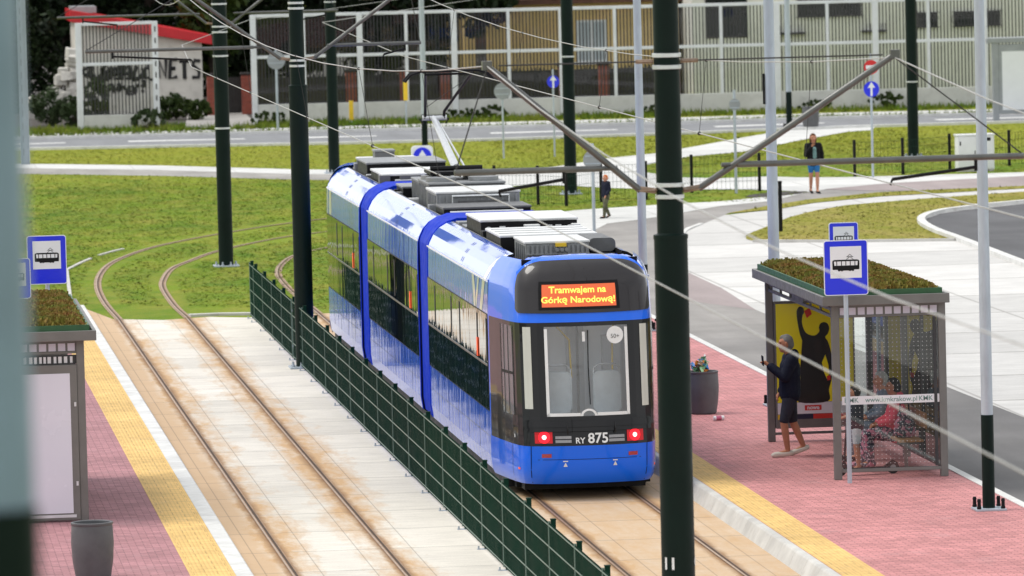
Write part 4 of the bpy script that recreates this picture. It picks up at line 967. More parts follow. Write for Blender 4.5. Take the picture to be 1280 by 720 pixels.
# mesh fence between the tracks
f = thing('mesh_fence', 'low dark green wire mesh fence running between the two tracks', 'fence', (8.42, 63, 0))
pitch = 2.575; ys = [62.3+pitch*k for k in range(25)]
ys = [y for y in ys if y < 125.6]+[125.2]
pm = None
def fpost():
    mb = MB(); mb.box(.0, .06, -.03, .03, 0, 1.19, 0); mb.box(-.005, .065, -.035, .035, 1.185, 1.20, 0); mb.box(-.034, -.006, -.010, .010, .05, 1.17, 2); mb.box(-.10, .10, -.05, .05, 0, .012, 1)
    for dx in (-.08, .085): mb.lathe([(.012, .012), (.012, .05)], (dx, 0, 0), 6, 1)
    mb.box(-.02, .0, -.02, .02, .25, .29, 1); mb.box(-.02, .0, -.02, .02, .92, .96, 1); return mb
def fpanel(L):
    mb = MB()
    for k in range(int(L/.05)+1):
        y = k*.05; r = .0042; mb.box(-r, r, y-r, y+r, .06, 1.155, 0)
    for z in (.09, .34, .60, .86, 1.12):
        for x in (-.010, .006): mb.box(x, x+.006, 0, L, z-.004, z+.011, 1)
    return mb
P0 = FP = None
for i, y in enumerate(ys):
    if abs(y-111.9) < .5: y -= .55
    if P0 is None: P0 = fpost().build('post', [M['fence_green'], M['galv'], M['fence_lit']], f, smooth=0); o = P0
    else: o = P0.copy(); COL.objects.link(o); o.parent = f
    o.location = (.01, y-63, 0)
    if i < len(ys)-1:
        y2 = ys[i+1]
        L = y2-y-.06
        if abs((y+y2)/2-111.9) < 1.4: L = min(L, 2.3)
        if L < 2.4 or FP is None or abs(L-2.515) > .02:
            o = fpanel(L).build('panel', [M['fence_green'], M['fence_lit']], f, smooth=0, fix=False)
            if abs(L-2.515) < .02 and FP is None: FP = o
        else: o = FP.copy(); COL.objects.link(o); o.parent = f
        o.location = (-.012, y+.03-63, 0)
# black mesh fences at the far lawns
def low_fence(label, pts, h=1.08):
    f = thing('lawn_fence', label, 'fence', (pts[0][0], pts[0][1], 0)); x0, y0 = pts[0]
    for x, y in pts: MB().box(x-x0-.04, x-x0+.04, y-y0-.04, y-y0+.04, 0, h).build('post', M['black'], f, smooth=0)
    for (xa, ya), (xb, yb) in zip(pts, pts[1:]):
        mb = MB(); a = Vector((xa-x0, ya-y0, 0)); b = Vector((xb-x0, yb-y0, 0)); L = (b-a).length
        for k in range(int(L/.12)+1):
            q = a.lerp(b, min(1, k*.12/L)); mb.box(q.x-.003, q.x+.003, q.y-.003, q.y+.003, .05, h-.06)
        for z in (.06, .3, .55, .8, h-.08): mb.bar(a+Vector((0, 0, z)), b+Vector((0, 0, z)), .006, .008)
        mb.build('panel', M['fence_green'], f, smooth=0)
low_fence('black posts with thin mesh along the lawn by the white cabinet', [(29.6, 175.6), (31.1, 176.0), (32.85, 177.9), (34.9, 179.2), (37.5, 180.5)])
low_fence('black posts with thin mesh beside the walking boy and the paved plaza', [(18.0, 166.5), (19.1, 165.6), (19.75, 164.5), (20.9, 166.0), (22.2, 166.4), (23.9, 169.4), (25.8, 169.2)])
b = MB(); b.box(-.045, .045, -.045, .045, 0, 1.25); b.box(-.05, .05, -.05, .05, 1.22, 1.27); o = b.build('bollard', M['black'], org=(0, 0, 0), smooth=0, bevel=.01); o.location = (23.32, 149.6, 0)
tag(o, 'slim black post at the tip of the dry grass island', 'bollard')
# utility cabinet
c = thing('utility_cabinet', 'white two-door utility cabinet on the lawn behind the lamp post', 'utility cabinet', (33.36, 176.6, 0), .06)
MB().box(-.55, .55, -.2, .2, .06, 1.06).build('housing', M['white'], c, smooth=0, bevel=.015)
MB().box(-.58, .58, -.23, .23, 1.06, 1.11).build('lid', M['white'], c, smooth=0, bevel=.012)
MB().box(-.53, .53, -.18, .18, -.02, .06).build('plinth', M['kerb_face'], c, smooth=0)
for s in (-1, 1):
    d = MB().box(s*.265-.255, s*.265+.255, -.212, -.2, .1, 1.02).build('door', M['white'], c, smooth=0, bevel=.004)
    MB().box(s*.04-.012, s*.04+.012, -.222, -.212, .5, .62).build('handle', M['black'], d, smooth=0)
MB().box(.26, .44, -.216, -.212, .9, 1.0).build('warning_plate', M['black'], c, smooth=0)
MB().box(-.50, -.46, -.216, -.212, .78, .9).build('warning_plate', M['black'], c, smooth=0)
# advertising panel far right
c = thing('advertising_panel', 'grey framed display case with a blank white sheet by the street', 'advertising panel', (41.6, 211.5, 0), .0)
MB().box(-.95, -.75, -.1, .1, 0, 2.75).build('leg', M['sign_grey'], c, smooth=0); MB().box(.75, .95, -.1, .1, 0, 2.75).build('leg', M['sign_grey'], c, smooth=0)
MB().box(-1.15, 1.15, -.14, .14, 2.75, 2.93).build('header', M['sign_grey'], c, smooth=0, bevel=.02)
MB().box(-.75, .75, -.08, .08, .25, 2.7).build('case', M['sign_grey'], c, smooth=0, bevel=.02)
MB().box(-.62, .62, -.09, -.081, .38, 2.45).build('sheet', M['sign_white'], c, smooth=0)
# bins
def bin_(label, x, y, z0, full=False, sc=1.0):
    p = thing('litter_bin', label, 'litter bin', (x, y, z0), 0, 'barrel shaped litter bins')
    MB().lathe([(.20, 0), (.225, .02), (.258, .22), (.272, .45), (.262, .66), (.255, .70), (.235, .70), (.225, .60), (.19, .1)], n=32, caps=True).build('drum', M['bin'], p, smooth=40)
    MB().lathe([(.262, .68), (.27, .695), (.268, .715), (.25, .72), (.232, .71), (.232, .68)], n=32, caps=False).build('rim', M['bin'], p, smooth=40)
    MB().lathe([(.0, .57), (.23, .572)], n=24, caps=False).build('liner', M['sign_grey'] if not full else M['rubber'], p)
    p.scale = (sc,)*3; return p
bin_('dark grey barrel litter bin on the left platform by the shelter', 3.07, 76.9, .2, sc=1.0)
bin_('dark grey barrel litter bin heaped with rubbish, right of the near green pole', 13.83, 97.3, .2, True, .97)
bin_('lighter grey litter bin across the street behind the walking woman', 33.75, 209.2, 0, sc=1.1)
TR = [mk('blue_wrap', (.05, .25, .6), .4), mk('white_wrap', (.7, .7, .68), .4), mk('orange_peel', (.7, .25, .03), .5), mk('brown_paper', (.35, .22, .12), .7), mk('green_wrap', (.15, .35, .15), .5)]
r = random.Random(3); mb = MB()
for k in range(26):
    a = r.uniform(0, 2*PI); d = r.uniform(0, .17); c0 = Vector((13.83+d*math.cos(a), 97.3+d*math.sin(a), .2+.70+r.uniform(0, .26)*(1-d/.3)))
    vs = []
    for t in range(8):
        q = Vector((r.uniform(-1, 1), r.uniform(-1, 1), r.uniform(-1, 1)))*r.uniform(.06, .10); vs.append(c0+q)
    mb.add(vs, [(0, 1, 2), (0, 2, 3), (0, 3, 1), (4, 5, 6), (4, 6, 7), (1, 4, 2), (2, 5, 3), (3, 6, 7), (1, 7, 5)], r.choice([0, 1, 1, 2, 3, 4]))
tag(mb.build('rubbish', TR, smooth=0, fix=False), 'crumpled wrappers and paper heaped on top of the full bin', 'rubbish', kind='stuff')
can = MB(); can.tube([(0, 0, .035), (.15, .03, .035)], .034, 16, 0); can.tube([(.03, .006, .035), (.11, .022, .035)], .0345, 16, 1); can.tube([(-.006, 0, .035), (.0, 0, .035)], .028, 16, 0)
o = can.build('drink_can', [M['white'], mk('can_print', (.5, .12, .2), .3, .4)], org=(0, 0, 0)); o.location = (13.80, 95.9, .205); o.scale = (1.1,)*3; tag(o, 'crushed pink and white drink can lying on the red paving', 'drink can')
# yellow marker posts by the barrier
for x, y, z, h, lb in ((19.15, 226.2, 0, .85, 'short yellow marker post at the foot of the noise barrier, beside the green pole'), (21.0, 224.0, 0, 1.6, 'yellow marker box on a thin post before the barrier, left of the pantograph')):
    c = thing('marker_post', lb, 'marker post', (x, y, 0)); MB().lathe([(.03, 0), (.03, h)], n=8).build('post', M['galv'], c)
    MB().box(-.08, .08, -.05, .05, max(.1, h-.72), h).build('box', M['yellow_label'], c, smooth=0, bevel=.01)
# ------------------------------------------------------------------ shelters
M['sh_glass'] = clear_glass('shelter_glass', (.90, .93, .92), .01, 0)
M['sh_dark'] = mk('dark_shelter_gasket', (.03, .03, .032), .5, 0, .1, 3)
M['cell'] = mk('pale_roof_cell', (.62, .60, .70), .4, 0, .06, 4)
M['ad_yellow'] = mk('yellow_poster', (.88, .76, .006), .35, 0, .08, .8, coat=.4)
M['ad_black'] = mk('black_poster_print', (.006, .006, .006), .35, 0, .1, 2, coat=.4)
M['ad_white'] = mk('white_poster', (.72, .72, .74), .35, 0, .04, 2, coat=.4)
M['ad_blank'] = mk('milky_display_sheet', (.68, .68, .76), .25, 0, .05, .6, coat=.6)
M['ad_red'] = mk('red_poster_print', (.60, .03, .02), .35, 0, .08, 2, coat=.4)
M['ad_navy'] = mk('navy_poster_print', (.01, .012, .04), .35)
M['green_trim'] = mk('green_roof_trim', (.02, .09, .03), .5, 0, .15, 4)
M['wood'] = mk('bench_wood', (.42, .21, .08), .5, 0, .2, 3, stretch=(8, 1, 1))
M['band_text'] = mk('green_grey_print', (.16, .27, .24), .5)
def sedum_mat():
    m, nt, b = new_mat('sedum_leaves'); P = objco(nt); n1 = noise(nt, P, 2.2, 5, .65); n2 = noise(nt, P, 14, 3)
    c = mix(nt, mrange(nt, n1, .38, .66), (.13, .15, .012), (.22, .085, .02)); c = mix(nt, mrange(nt, n2, .45, .75, 0, .7), c, (.26, .22, .03)); c = mix(nt, mrange(nt, n2, .25, .42, .8, 0), c, (.035, .035, .012))
    nt.links.new(c, b.inputs['Base Color']); b.inputs['Roughness'].default_value = .8; return m
M['sedum'] = sedum_mat()
def shelter(label, xf, xb, y0, y1, ad, near_panel):
    """xf: platform-edge side x, xb: rear side x; y0 near end"""
    z0 = .2; cx = (xf+xb)/2; s = 1 if xb > xf else -1; w = abs(xb-xf)
    p = thing('tram_shelter', label, 'tram shelter', (cx, y0, z0), 0, 'tram shelters with planted roofs')
    L = y1-y0; hf = -s*w/2; hb = s*w/2           # local x of front and rear posts
    def bx(a, b): return (min(a, b), max(a, b))
    rf, rb = hf-s*.22, hb+s*.07
    # roof tray
    mb = MB(); x0, x1 = bx(rf, rb); ya, yb = -.30, L+.22
    mb.box(x0, x1, ya, ya+.05, 2.52, 2.66); mb.box(x0, x1, yb-.05, yb, 2.52, 2.66); mb.box(x0, x0+.05, ya+.05, yb-.05, 2.52, 2.66); mb.box(x1-.05, x1, ya+.05, yb-.05, 2.52, 2.66)
    mb.box(x0+.05, x1-.05, ya+.05, yb-.05, 2.55, 2.60)
    roof = mb.build('roof', M['shelter'], p, smooth=0, bevel=.008)
    mb = MB(); a0, a1, b0, b1 = x0+.07, x1-.09, ya+.09, yb-.1
    mb.box(a0, a1, b0, b0+.03, 2.60, 2.735); mb.box(a0, a1, b1-.03, b1, 2.60, 2.735); mb.box(a0, a0+.03, b0+.03, b1-.03, 2.60, 2.735); mb.box(a1-.03, a1, b0+.03, b1-.03, 2.60, 2.735)
    mb.build('green_edging', M['green_trim'], roof, smooth=0)
    r = np.random.default_rng(21); mb = MB(); nx, ny = 14, 48
    vs = []; 
    for j in range(ny+1):
        for i in range(nx+1):
            e = min(i, nx-i, 2)/2*min(j, ny-j, 2)/2
            vs.append((a0+.03+(a1-a0-.06)*i/nx, b0+.03+(b1-b0-.06)*j/ny, 2.70+.075*e+r.uniform(-.012, .02)*min(1, e*2)))
    mb.add(vs, [(j*(nx+1)+i, j*(nx+1)+i+1, (j+1)*(nx+1)+i+1, (j+1)*(nx+1)+i) for j in range(ny) for i in range(nx)])
    n = 9000; X = r.uniform(a0+.05, a1-.05, n); Y = r.uniform(b0+.05, b1-.05, n); H = r.uniform(.02, .065, n); A = r.uniform(0, 2*PI, n)
    zz = 2.70+.075*np.minimum(1, np.minimum(np.minimum(X-a0, a1-X), np.minimum(Y-b0, b1-Y))/.2)
    for k in range(n):
        ca, sa = math.cos(A[k])*.022, math.sin(A[k])*.022; lx, ly = r.uniform(-.03, .03, 2)
        mb.add([(X[k]-ca, Y[k]-sa, zz[k]-.01), (X[k]+ca, Y[k]+sa, zz[k]-.01), (X[k]+lx+ca*.6, Y[k]+ly+sa*.6, zz[k]+H[k]), (X[k]+lx-ca*.6, Y[k]+ly-sa*.6, zz[k]+H[k])], [(0, 1, 2, 3)])
    mb.build('sedum_bed', M['sedum'], roof, smooth=60, fix=False)
    # posts
    for (x, y) in ((hf, 0), (hb, .02), (hf, L), (hb, L), (hb, L*.5)):
        MB().box(x-.055, x+.055, y-.045, y+.045, 0, 2.52).build('post', M['shelter'], p, smooth=0, bevel=.008)
    # beams with the pale cells
    def cells(xa, xb2, y, zc, n, along='x', h=.105):
        mb = MB(); mc = MB()
        if along == 'x':
            a, b = bx(xa, xb2); mb.box(a, b, y+.006, y+.03, zc-.085, zc+.085)
            for q in (zc-.075, zc+.075): mb.box(a, b, y-.012, y+.006, q-.015, q+.015)
            st = (b-a)/n
            for k in range(n): mc.box(a+st*(k+.12), a+st*(k+.88), y-.004, y+.004, zc-h/2, zc+h/2)
        o = mb.build('header', M['shelter'], p, smooth=0); mc.build('pale_cell', M['cell'], o, smooth=0)
    cells(hf+s*.055, hb-s*.055, -.02, 2.42, 11)
    mb = MB()
    for z in (2.44, 2.34): a, b = bx(hf-.02, hf+.02); mb.box(a, b, .045, L-.045, z-.02, z+.02)
    for y in np.linspace(.3, L-.3, 7): mb.box(hf-.018, hf+.018, y, y+.03, 2.355, 2.44)
    mb.box(hf-.015, hf+.015, L*.45, L*.62, 2.36, 2.43)
    mb.build('front_beam', M['shelter'], p, smooth=0)
    # rear wall
    gl = MB(); gx0, gx1 = bx(hb-.008, hb+.008); gl.box(gx0, gx1, .07, L-.05, .18, 2.36); g = gl.build('rear_glass', M['sh_glass'], p, smooth=0)
    mb = MB()
    for y in np.linspace(.07, L-.07, 5)[1:-1]: mb.box(hb-.03, hb+.03, y-.03, y+.03, .12, 2.4)
    mb.box(hb-.03, hb+.03, .05, L-.05, .12, .17); mb.box(hb-.03, hb+.03, .05, L-.05, 2.36, 2.41); mb.build('mullion', M['sh_dark'], g, smooth=0)
    # bench on the rear wall
    bn = MB(); a, b = bx(hb-s*.16, hb-s*.52)
    for k in range(3): bn.box(a+.125*k, a+.11+.125*k, .75, L-2.0, .43, .465)
    bench = bn.build('bench', M['wood'], p, smooth=0, bevel=.006)
    mb = MB()
    for k in range(2): q = hb-s*.12; mb.box(q-.014, q+.014, .75, L-2.0, .62+.13*k, .72+.13*k)
    mb.build('bench_back', M['wood'], bench, smooth=0, bevel=.006)
    mb = MB()
    for y in (1.0, L-2.3): mb.box(a+.02, b-.02, y, y+.05, .38, .43); mb.box(a+.12, a+.17, y, y+.05, 0, .38)
    mb.build('bench_bracket', M['shelter'], bench, smooth=0)
    # near end
    ia, ib = bx(hf+s*.055, hb-s*.055)
    if near_panel:
        fr = MB(); fr.box(ia, ib, -.07, .07, .02, 2.18); o = fr.build('display_case', M['shelter'], p, smooth=0, bevel=.012)
        MB().box(ia+.1, ib-.1, -.078, -.071, .12, 2.06).build('blank_sheet', M['ad_blank'], o, smooth=0)
        mb = MB(); mb.box(ia+.06, ib-.06, -.082, -.0705, .06, .1); mb.box(ia+.02, ia+.05, -.085, -.0705, .5, .56); mb.box(ib-.05, ib-.02, -.085, -.0705, .5, .56); mb.box(ib-.05, ib-.02, -.085, -.0705, 1.6, 1.66); mb.build('frame_fitting', M['steel'], o, smooth=0)
        mb = MB(); mb.box(ia, ib, .0, .03, 2.185, 2.31, 0)
        rr = random.Random(4); x = ia+.03
        while x < ib-.05:
            wd = rr.uniform(.02, .05); mb.box(x, min(x+wd, ib), -.006, -.001, 2.20, 2.29, 1); x += wd+rr.uniform(.02, .04)
        mb.build('timetable_strip', [M['sh_dark'], M['ad_white']], p, smooth=0)
    else:
        gl = MB(); gl.box(ia, ib, -.006, .006, .16, 2.32); g = gl.build('end_glass', M['sh_glass'], p, smooth=0)
        mb = MB(); 
        for x in np.arange(ia+.03, ib-.02, .062):
            for z in np.arange(.22, 2.28, .062): 
                if not 1.05 < z < 1.22: mb.add([(x+.0055*math.cos(t), -.0075, z+.0055*math.sin(t)) for t in np.arange(6)*PI/3], [tuple(range(6))])
        mb.build('dot_pattern', M['white'], g, smooth=0, fix=False)
        bd = MB().box(ia+.02, ib, -.010, -.0065, 1.075, 1.195).build('white_band', M['ad_white'], g, smooth=0)
        mb = MB(); c0 = (ia+ib)/2
        for t, x, sz in (('KMK', ia+.16, .10), ('www.kmkrakow.pl', c0+.02, .10), ('KMK', ib-.2, .10)): text_on(mb, t, sz, lambda X, Z: (x+X, -.0125, 1.135+Z), bold=.001)
        mb.build('band_lettering', M['band_text'], bd, smooth=0)
        MB().box(ia, ib, -.03, .03, .10, .15).build('bottom_rail', M['shelter'], p, smooth=0, bevel=.005)
        MB().box(ib-.075, ib-.03, -.015, .015, .16, 2.32).build('gasket', M['sh_dark'], p, smooth=0)
    # far end: poster case
    fr = MB(); pa, pb = bx(hf+s*.06, hb-s*.24); fr.box(pa, pb, L-.07, L+.07, .20, 2.16); o = fr.build('poster_case', M['shelter'], p, smooth=0, bevel=.01)
    MB().box(pa, pb, L-.02, L+.02, .10, .14).build('foot_rail', M['shelter'], o, smooth=0)
    if ad:
        y = L-.071; U = lambda px: (px-240)/4/7600*91.85+ (14.14-cx+.98)                      # poster print laid out across the case width
        q0, q1 = pa+.03, pb-.03; W_ = q1-q0
        MB().box(q0, q1, y-.004, y, .60, 2.12).build('poster', M['ad_yellow'], o, smooth=0)
        fx = q0+.50
        body = [(-.10,1.55),(-.135,1.66),(-.16,1.80),(-.175,1.93),(-.17,2.02),(-.13,2.07),(-.075,2.05),(-.06,1.98),(-.085,1.93),(-.095,1.82),(-.06,1.70),(.0,1.64),(.10,1.62),(.17,1.68),(.165,1.74),(.19,1.80),(.25,1.82),(.305,1.79),(.325,1.72),(.30,1.64),(.26,1.59),(.30,1.52),(.34,1.38),(.36,1.22),(.355,1.05),(.34,.92),(.30,.78),(.28,.60),(-.17,.60),(-.17,.78),(-.14,.95),(-.14,1.1),(-.12,1.3)]
        MB().pxz([(fx+v[0], v[1]) for v in smoothpts(body, 4)], y-.006, y-.004).build('silhouette', M['ad_black'], o, smooth=0)
        MB().pxz([(fx+a, b) for a, b in ((.20,1.20),(.255,1.32),(.30,1.16),(.31,1.02),(.27,.95),(.23,1.05))], y-.0075, y-.006).build('gap_print', M['ad_yellow'], o, smooth=0)
        mb = MB(); mb.pxz([(fx+a, b) for a, b in ((-.06,2.0),(.03,2.05),(.06,1.95),(-.02,1.89))], y-.008, y-.006); mb.pxz([(fx+a, b) for a, b in ((.27,.99),(.33,1.0),(.33,.93),(.28,.92))], y-.009, y-.006); mb.build('red_print', M['ad_red'], o, smooth=0)
        MB().box(q0, q1, y-.004, y, .42, .595).build('white_strip', M['ad_white'], o, smooth=0)
        lg = MB().box(q0+.42, q0+.68, y-.007, y-.004, .47, .55).build('red_plate', M['ad_red'], o, smooth=0)
        mb = MB(); text_on(mb, 'nowe', .085, lambda X, Z: (q0+.55+X, y-.008, .512+Z), bold=.003); 
        MB_l = mb.build('plate_lettering', M['ad_white'], lg, smooth=0)
        mb = MB(); mb.box(q0, q0+.1, y-.0045, y, .34, .415, 0); mb.box(q0+.1, q0+.55, y-.004, y, .34, .415, 1); mb.box(q0+.55, q1, y-.004, y, .34, .415, 2); mb.build('colour_strip', [M['yellow_label'], M['ad_navy'], M['ad_red']], o, smooth=0)
    return p
shelter('grey tram shelter on the right platform with planted roof, yellow poster and dotted glass', 14.14, 15.69, 85.87, 92.05, True, False)
shelter('grey tram shelter on the left platform with planted roof and blank white display sheet', 3.26, 1.70, 84.0, 90.2, False, True)
# ------------------------------------------------------------------ noise barriers, buildings, trees at the back
M['bar_white'] = mk('pale_barrier_steel', (.66, .68, .70), .5, .1, .08, 2, dirt=(.4, .4, .4), dirt_amt=.2)
M['bar_base'] = mk('barrier_concrete', (.56, .56, .54), .8, 0, .1, 1.2, .2, 30, dirt=(.3, .29, .27), dirt_amt=.35)
M['acrylic'] = clear_glass('barrier_acrylic', (.86, .89, .88), .02, 0)
M['stripe'] = mk('dark_bird_stripe', (.022, .022, .024), .5)
def barrier(label, p0, p1, posts, thin, slotted=(), h=4.05, base=.72, mid=2.5, stripes=True, top=True):
    p = thing('noise_barrier', label, 'noise barrier', (p0[0], p0[1], 0), math.atan2(p1[1]-p0[1], p1[0]-p0[0]), 'noise barriers along the street')
    L = math.hypot(p1[0]-p0[0], p1[1]-p0[1]); t0, t1 = posts[0], posts[-1]
    for t in posts:
        o = MB().box(t-.11, t+.11, -.12, .12, -.05, h+.05).build('post', M['bar_white'], p, smooth=0, bevel=.012)
        if t in slotted:
            mb = MB()
            for k in range(8): mb.box(t-.02, t+.03, -.125, -.121, .6+k*.43, .8+k*.43)
            mb.build('slot', M['stripe'], o, smooth=0)
    for t in thin: MB().box(t-.06, t+.06, -.07, .07, base, h).build('post', M['bar_white'], p, smooth=0)
    for a, b in zip(posts, posts[1:]):
        a, b = a+.11, b-.11
        MB().box(a, b, -.08, .08, -.05, base).build('base_slab', M['bar_base'], p, smooth=0, bevel=.015)
        for z in (mid, h): MB().box(a, b, -.06, .06, z-.06, z+.06).build('rail', M['bar_white'], p, smooth=0, bevel=.01)
        g = MB().add([(a, 0, base), (b, 0, base), (b, 0, h-.06), (a, 0, h-.06)], [(0, 1, 2, 3)]).build('clear_panel', M['acrylic'], p, smooth=0)
        mb = MB(); x = a+.06
        while x < b-.03:
            for z0, z1 in ((base+.02, mid-.06), (mid+.06, h-.06)): mb.add([(x-.023, -.016, z0), (x+.023, -.016, z0), (x+.023, -.016, z1), (x-.023, -.016, z1)], [(0, 1, 2, 3)])
            x += .128
        if stripes: mb.build('stripe_print', M['stripe'], g, smooth=0, fix=False)
    return p
barrier('long pale noise barrier with clear striped panels along the back of the street', (15.72, 228.5), (52, 224.6),
    [0, 4.0, 7.55, 11.6, 15.6, 19.7, 23.4, 27.5, 31.5, 35.5], [1.9, 5.75, 9.6, 13.6, 17.6, 21.6, 25.4, 29.5, 33.5])
barrier('short pale noise barrier with a slotted end post before the graffiti shed', (9.1, 227.2), (12.4, 227.2), [0, 2.85], [], (2.85,), h=3.95, base=.55, mid=2.45)
# shed with a red roof
M['plaster'] = mk('dirty_cream_plaster', (.70, .665, .60), .85, 0, .12, .8, .2, 20, dirt=(.35, .31, .26), dirt_amt=.5)
M['red_roof'] = mk('red_metal_roof', (.55, .012, .02), .4, 0, .12, 2)
M['paint_black'] = mk('spray_paint_black', (.01, .01, .011), .6)
c = thing('shed', 'cream shed with a sloping red roof edge and black graffiti', 'shed', (9.6, 243, 0))
w = MB().pxz([(0, 0), (5.05, 0), (5.05, 2.85), (0, 3.75)], 0, 4.5).build('wall', M['plaster'], c, smooth=0)
MB().pxz([(-.18, 3.72), (5.45, 2.66), (5.45, 3.03), (-.18, 4.2)], -.35, 4.8).build('roof', M['red_roof'], c, smooth=0, bevel=.02)
MB().box(-.1, .9, .3, 3.0, 4.05, 4.3).build('chimney', M['sign_grey'], c, smooth=0)
mb = MB(); rr = random.Random(12)
def stroke2(pts, r=.082): mb.tube([(x, -.012, z) for x, z in pts], r, 5)
def letter(ch, x, z, h):
    G = {'N': [[(0, 0), (.02, 1), (.5, .05), (.52, 1)]], 'E': [[(.5, 1), (.05, .95), (0, 0), (.5, .05)], [(.02, .5), (.4, .52)]], 'T': [[(-.1, .95), (.6, 1)], [(.25, 1), (.22, 0)]],
         'S': [[(.5, .9), (.2, 1), (.05, .75), (.45, .45), (.4, .1), (0, .05)]], 'K': [[(0, 0), (.02, 1)], [(.5, 1), (.03, .5), (.5, 0)]], 'A': [[(0, 0), (.25, 1), (.5, 0)], [(.1, .4), (.42, .4)]],
         'I': [[(.1, 0), (.12, 1)]], 'L': [[(.05, 1), (0, 0), (.45, .05)]], 'B': [[(0, 0), (.02, 1), (.4, .8), (.05, .5), (.45, .25), (0, 0)]], 'Z': [[(0, .95), (.5, 1), (0, 0), (.5, .05)]], 'J': [[(.4, 1), (.4, .2), (.2, 0), (0, .2)]]}
    for s in G[ch]: stroke2([(x+a*h*.8+rr.uniform(-.02, .02), z+b*h+rr.uniform(-.03, .03)) for a, b in s])
for i, ch in enumerate('NETS'): letter(ch, 3.30+i*.45, 1.38-i*.02, .74)
for k in range(15):
    x, z = .45+k*.17, 1.62+rr.uniform(-.1, .1); stroke2([tuple(v) for v in smoothpts([(x+rr.uniform(-.2, .2), z+rr.uniform(-.33, .33)) for _ in range(5)], 4)], rr.uniform(.05, .085))
for k in range(9):
    x, z = 1.5+k*.16, 1.02+rr.uniform(-.08, .08); stroke2([tuple(v) for v in smoothpts([(x+rr.uniform(-.18, .18), z+rr.uniform(-.22, .22)) for _ in range(4)], 4)], rr.uniform(.045, .07))
for k in range(6): stroke2([(.6+k*.45, 1.42), (.75+k*.45, 1.36+rr.uniform(-.05, .05)), (1.0+k*.45, 1.44)], .05)
mb.build('graffiti', M['paint_black'], w, smooth=60)
# rubble wall beside it
M['rubble'] = mk('pale_rubble_stone', (.50, .48, .44), .9, 0, .2, 1.5, .5, 12, dirt=(.2, .18, .15), dirt_amt=.5)
mb = MB(); rr = random.Random(8)
for k in range(120):
    t = rr.random(); x = 7.6+2.0*t; zt = .5+2.3*t**1.6; z = rr.uniform(.0, zt); s = rr.uniform(.13, .30)
    o_ = Vector((x, 240.5+rr.uniform(-.3, .3)+.2*z, z)); vs = []
    for d in ((-1,-1,-1),(1,-1,-1),(1,1,-1),(-1,1,-1),(-1,-1,1),(1,-1,1),(1,1,1),(-1,1,1)): vs.append(o_+Vector(d)*s*.8+Vector((rr.uniform(-1, 1), rr.uniform(-1, 1), rr.uniform(-1, 1)))*s*.35)
    mb.add(vs, [(0,3,2,1),(4,5,6,7),(0,1,5,4),(1,2,6,5),(2,3,7,6),(3,0,4,7)])
tag(mb.build('ruined_wall', M['rubble'], smooth=0, bevel=.04), 'heap of pale rubble stones left of the cream shed', 'ruined wall')
# property fence with brick pillars
M['brick'] = paver('red_brick', (.26, .045, .025), (.2, .1, .07), (.24, .075), tint=.2)
def brick_mat():
    m, nt, b = new_mat('red_pillar_brick'); P = objco(nt); q = nd(nt, 'ShaderNodeMapping', {'Vector': P, 'Rotation': (PI/2, 0, 0)}).outputs[0]
    br = nd(nt, 'ShaderNodeTexBrick', {'Vector': q, 'Color1': (.20, .035, .022, 1), 'Color2': (.30, .06, .035, 1), 'Mortar': (.2, .12, .09, 1), 'Scale': 1, 'Mortar Size': .006, 'Brick Width': .24, 'Row Height': .075})
    nt.links.new(br.outputs[0], b.inputs['Base Color']); b.inputs['Roughness'].default_value = .85; return m
M['brick'] = brick_mat()
M['dark_board'] = mk('dark_brown_board', (.018, .013, .011), .7, 0, .3, 1.5)
M['iron'] = mk('dark_iron', (.014, .013, .013), .6, 0, .2, 3)
PX = [14.75, 16.1, 20.2, 22.3, 23.9, 28.6, 30.2, 33.0]
first = None
for i, x in enumerate(PX):
    if first is None:
        first = thing('brick_pillar', 'red brick gate pillar beside the cream shed', 'brick pillar', (x, 238.6, 0), 0, 'red brick pillars behind the noise barrier')
        MB().box(-.2, .2, -.2, .2, 0, 1.55).build('pillar', M['brick'], first, smooth=0); MB().box(-.25, .25, -.25, .25, 1.55, 1.64).build('cap', M['dark_board'], first, smooth=0, bevel=.02)
    else:
        dup(first, (x, 238.6-.05*i, 0), label=['', 'red brick gate pillar right of the driveway, behind a green pole', 'red brick pillar left of the yellow marker box', 'red brick pillar right of the yellow marker box', 'red brick pillar left of the raised pantograph', 'red brick pillar under the yellow house window', 'red brick pillar right of the yellow house window', 'red brick pillar by the drain pipe of the yellow house'][i])
g = thing('driveway_gate', 'dark boarded gate between two red brick pillars', 'gate', (15.42, 238.6, 0)); MB().box(-.46, .46, -.03, .03, .06, 1.45).build('board', M['dark_board'], g, smooth=0)
mb = MB()
for k in range(8): mb.box(-.44+k*.12, -.41+k*.12, -.045, -.03, .08, 1.5)
mb.build('bar', M['iron'], g, smooth=0)
f = thing('property_fence', 'dark brown boarded fence behind the noise barrier', 'fence', (16.3, 238.5, 0))
for a, b in zip(PX[1:], PX[2:]):
    MB().box(a+.2-16.3, b-.2-16.3, -.03, .03, .05, 1.4).build('panel', M['dark_board'], f, smooth=0)
    mb = MB()
    for k in range(int((b-a-.4)/.16)): mb.box(a+.25-16.3+k*.16, a+.30-16.3+k*.16, -.06, -.03, .0, 1.5)
    mb.build('paling', M['iron'], f, smooth=0)
# red letter box and small sign boards at the fence
MB_ = MB().box(-.17, .17, -.1, .1, 1.1, 1.45); o = MB_.build('letter_box', M['sign_red'], org=(0, 0, 0), smooth=0, bevel=.02); o.location = (18.15, 238.0, 0); tag(o, 'small red letter box on the dark fence', 'letter box')
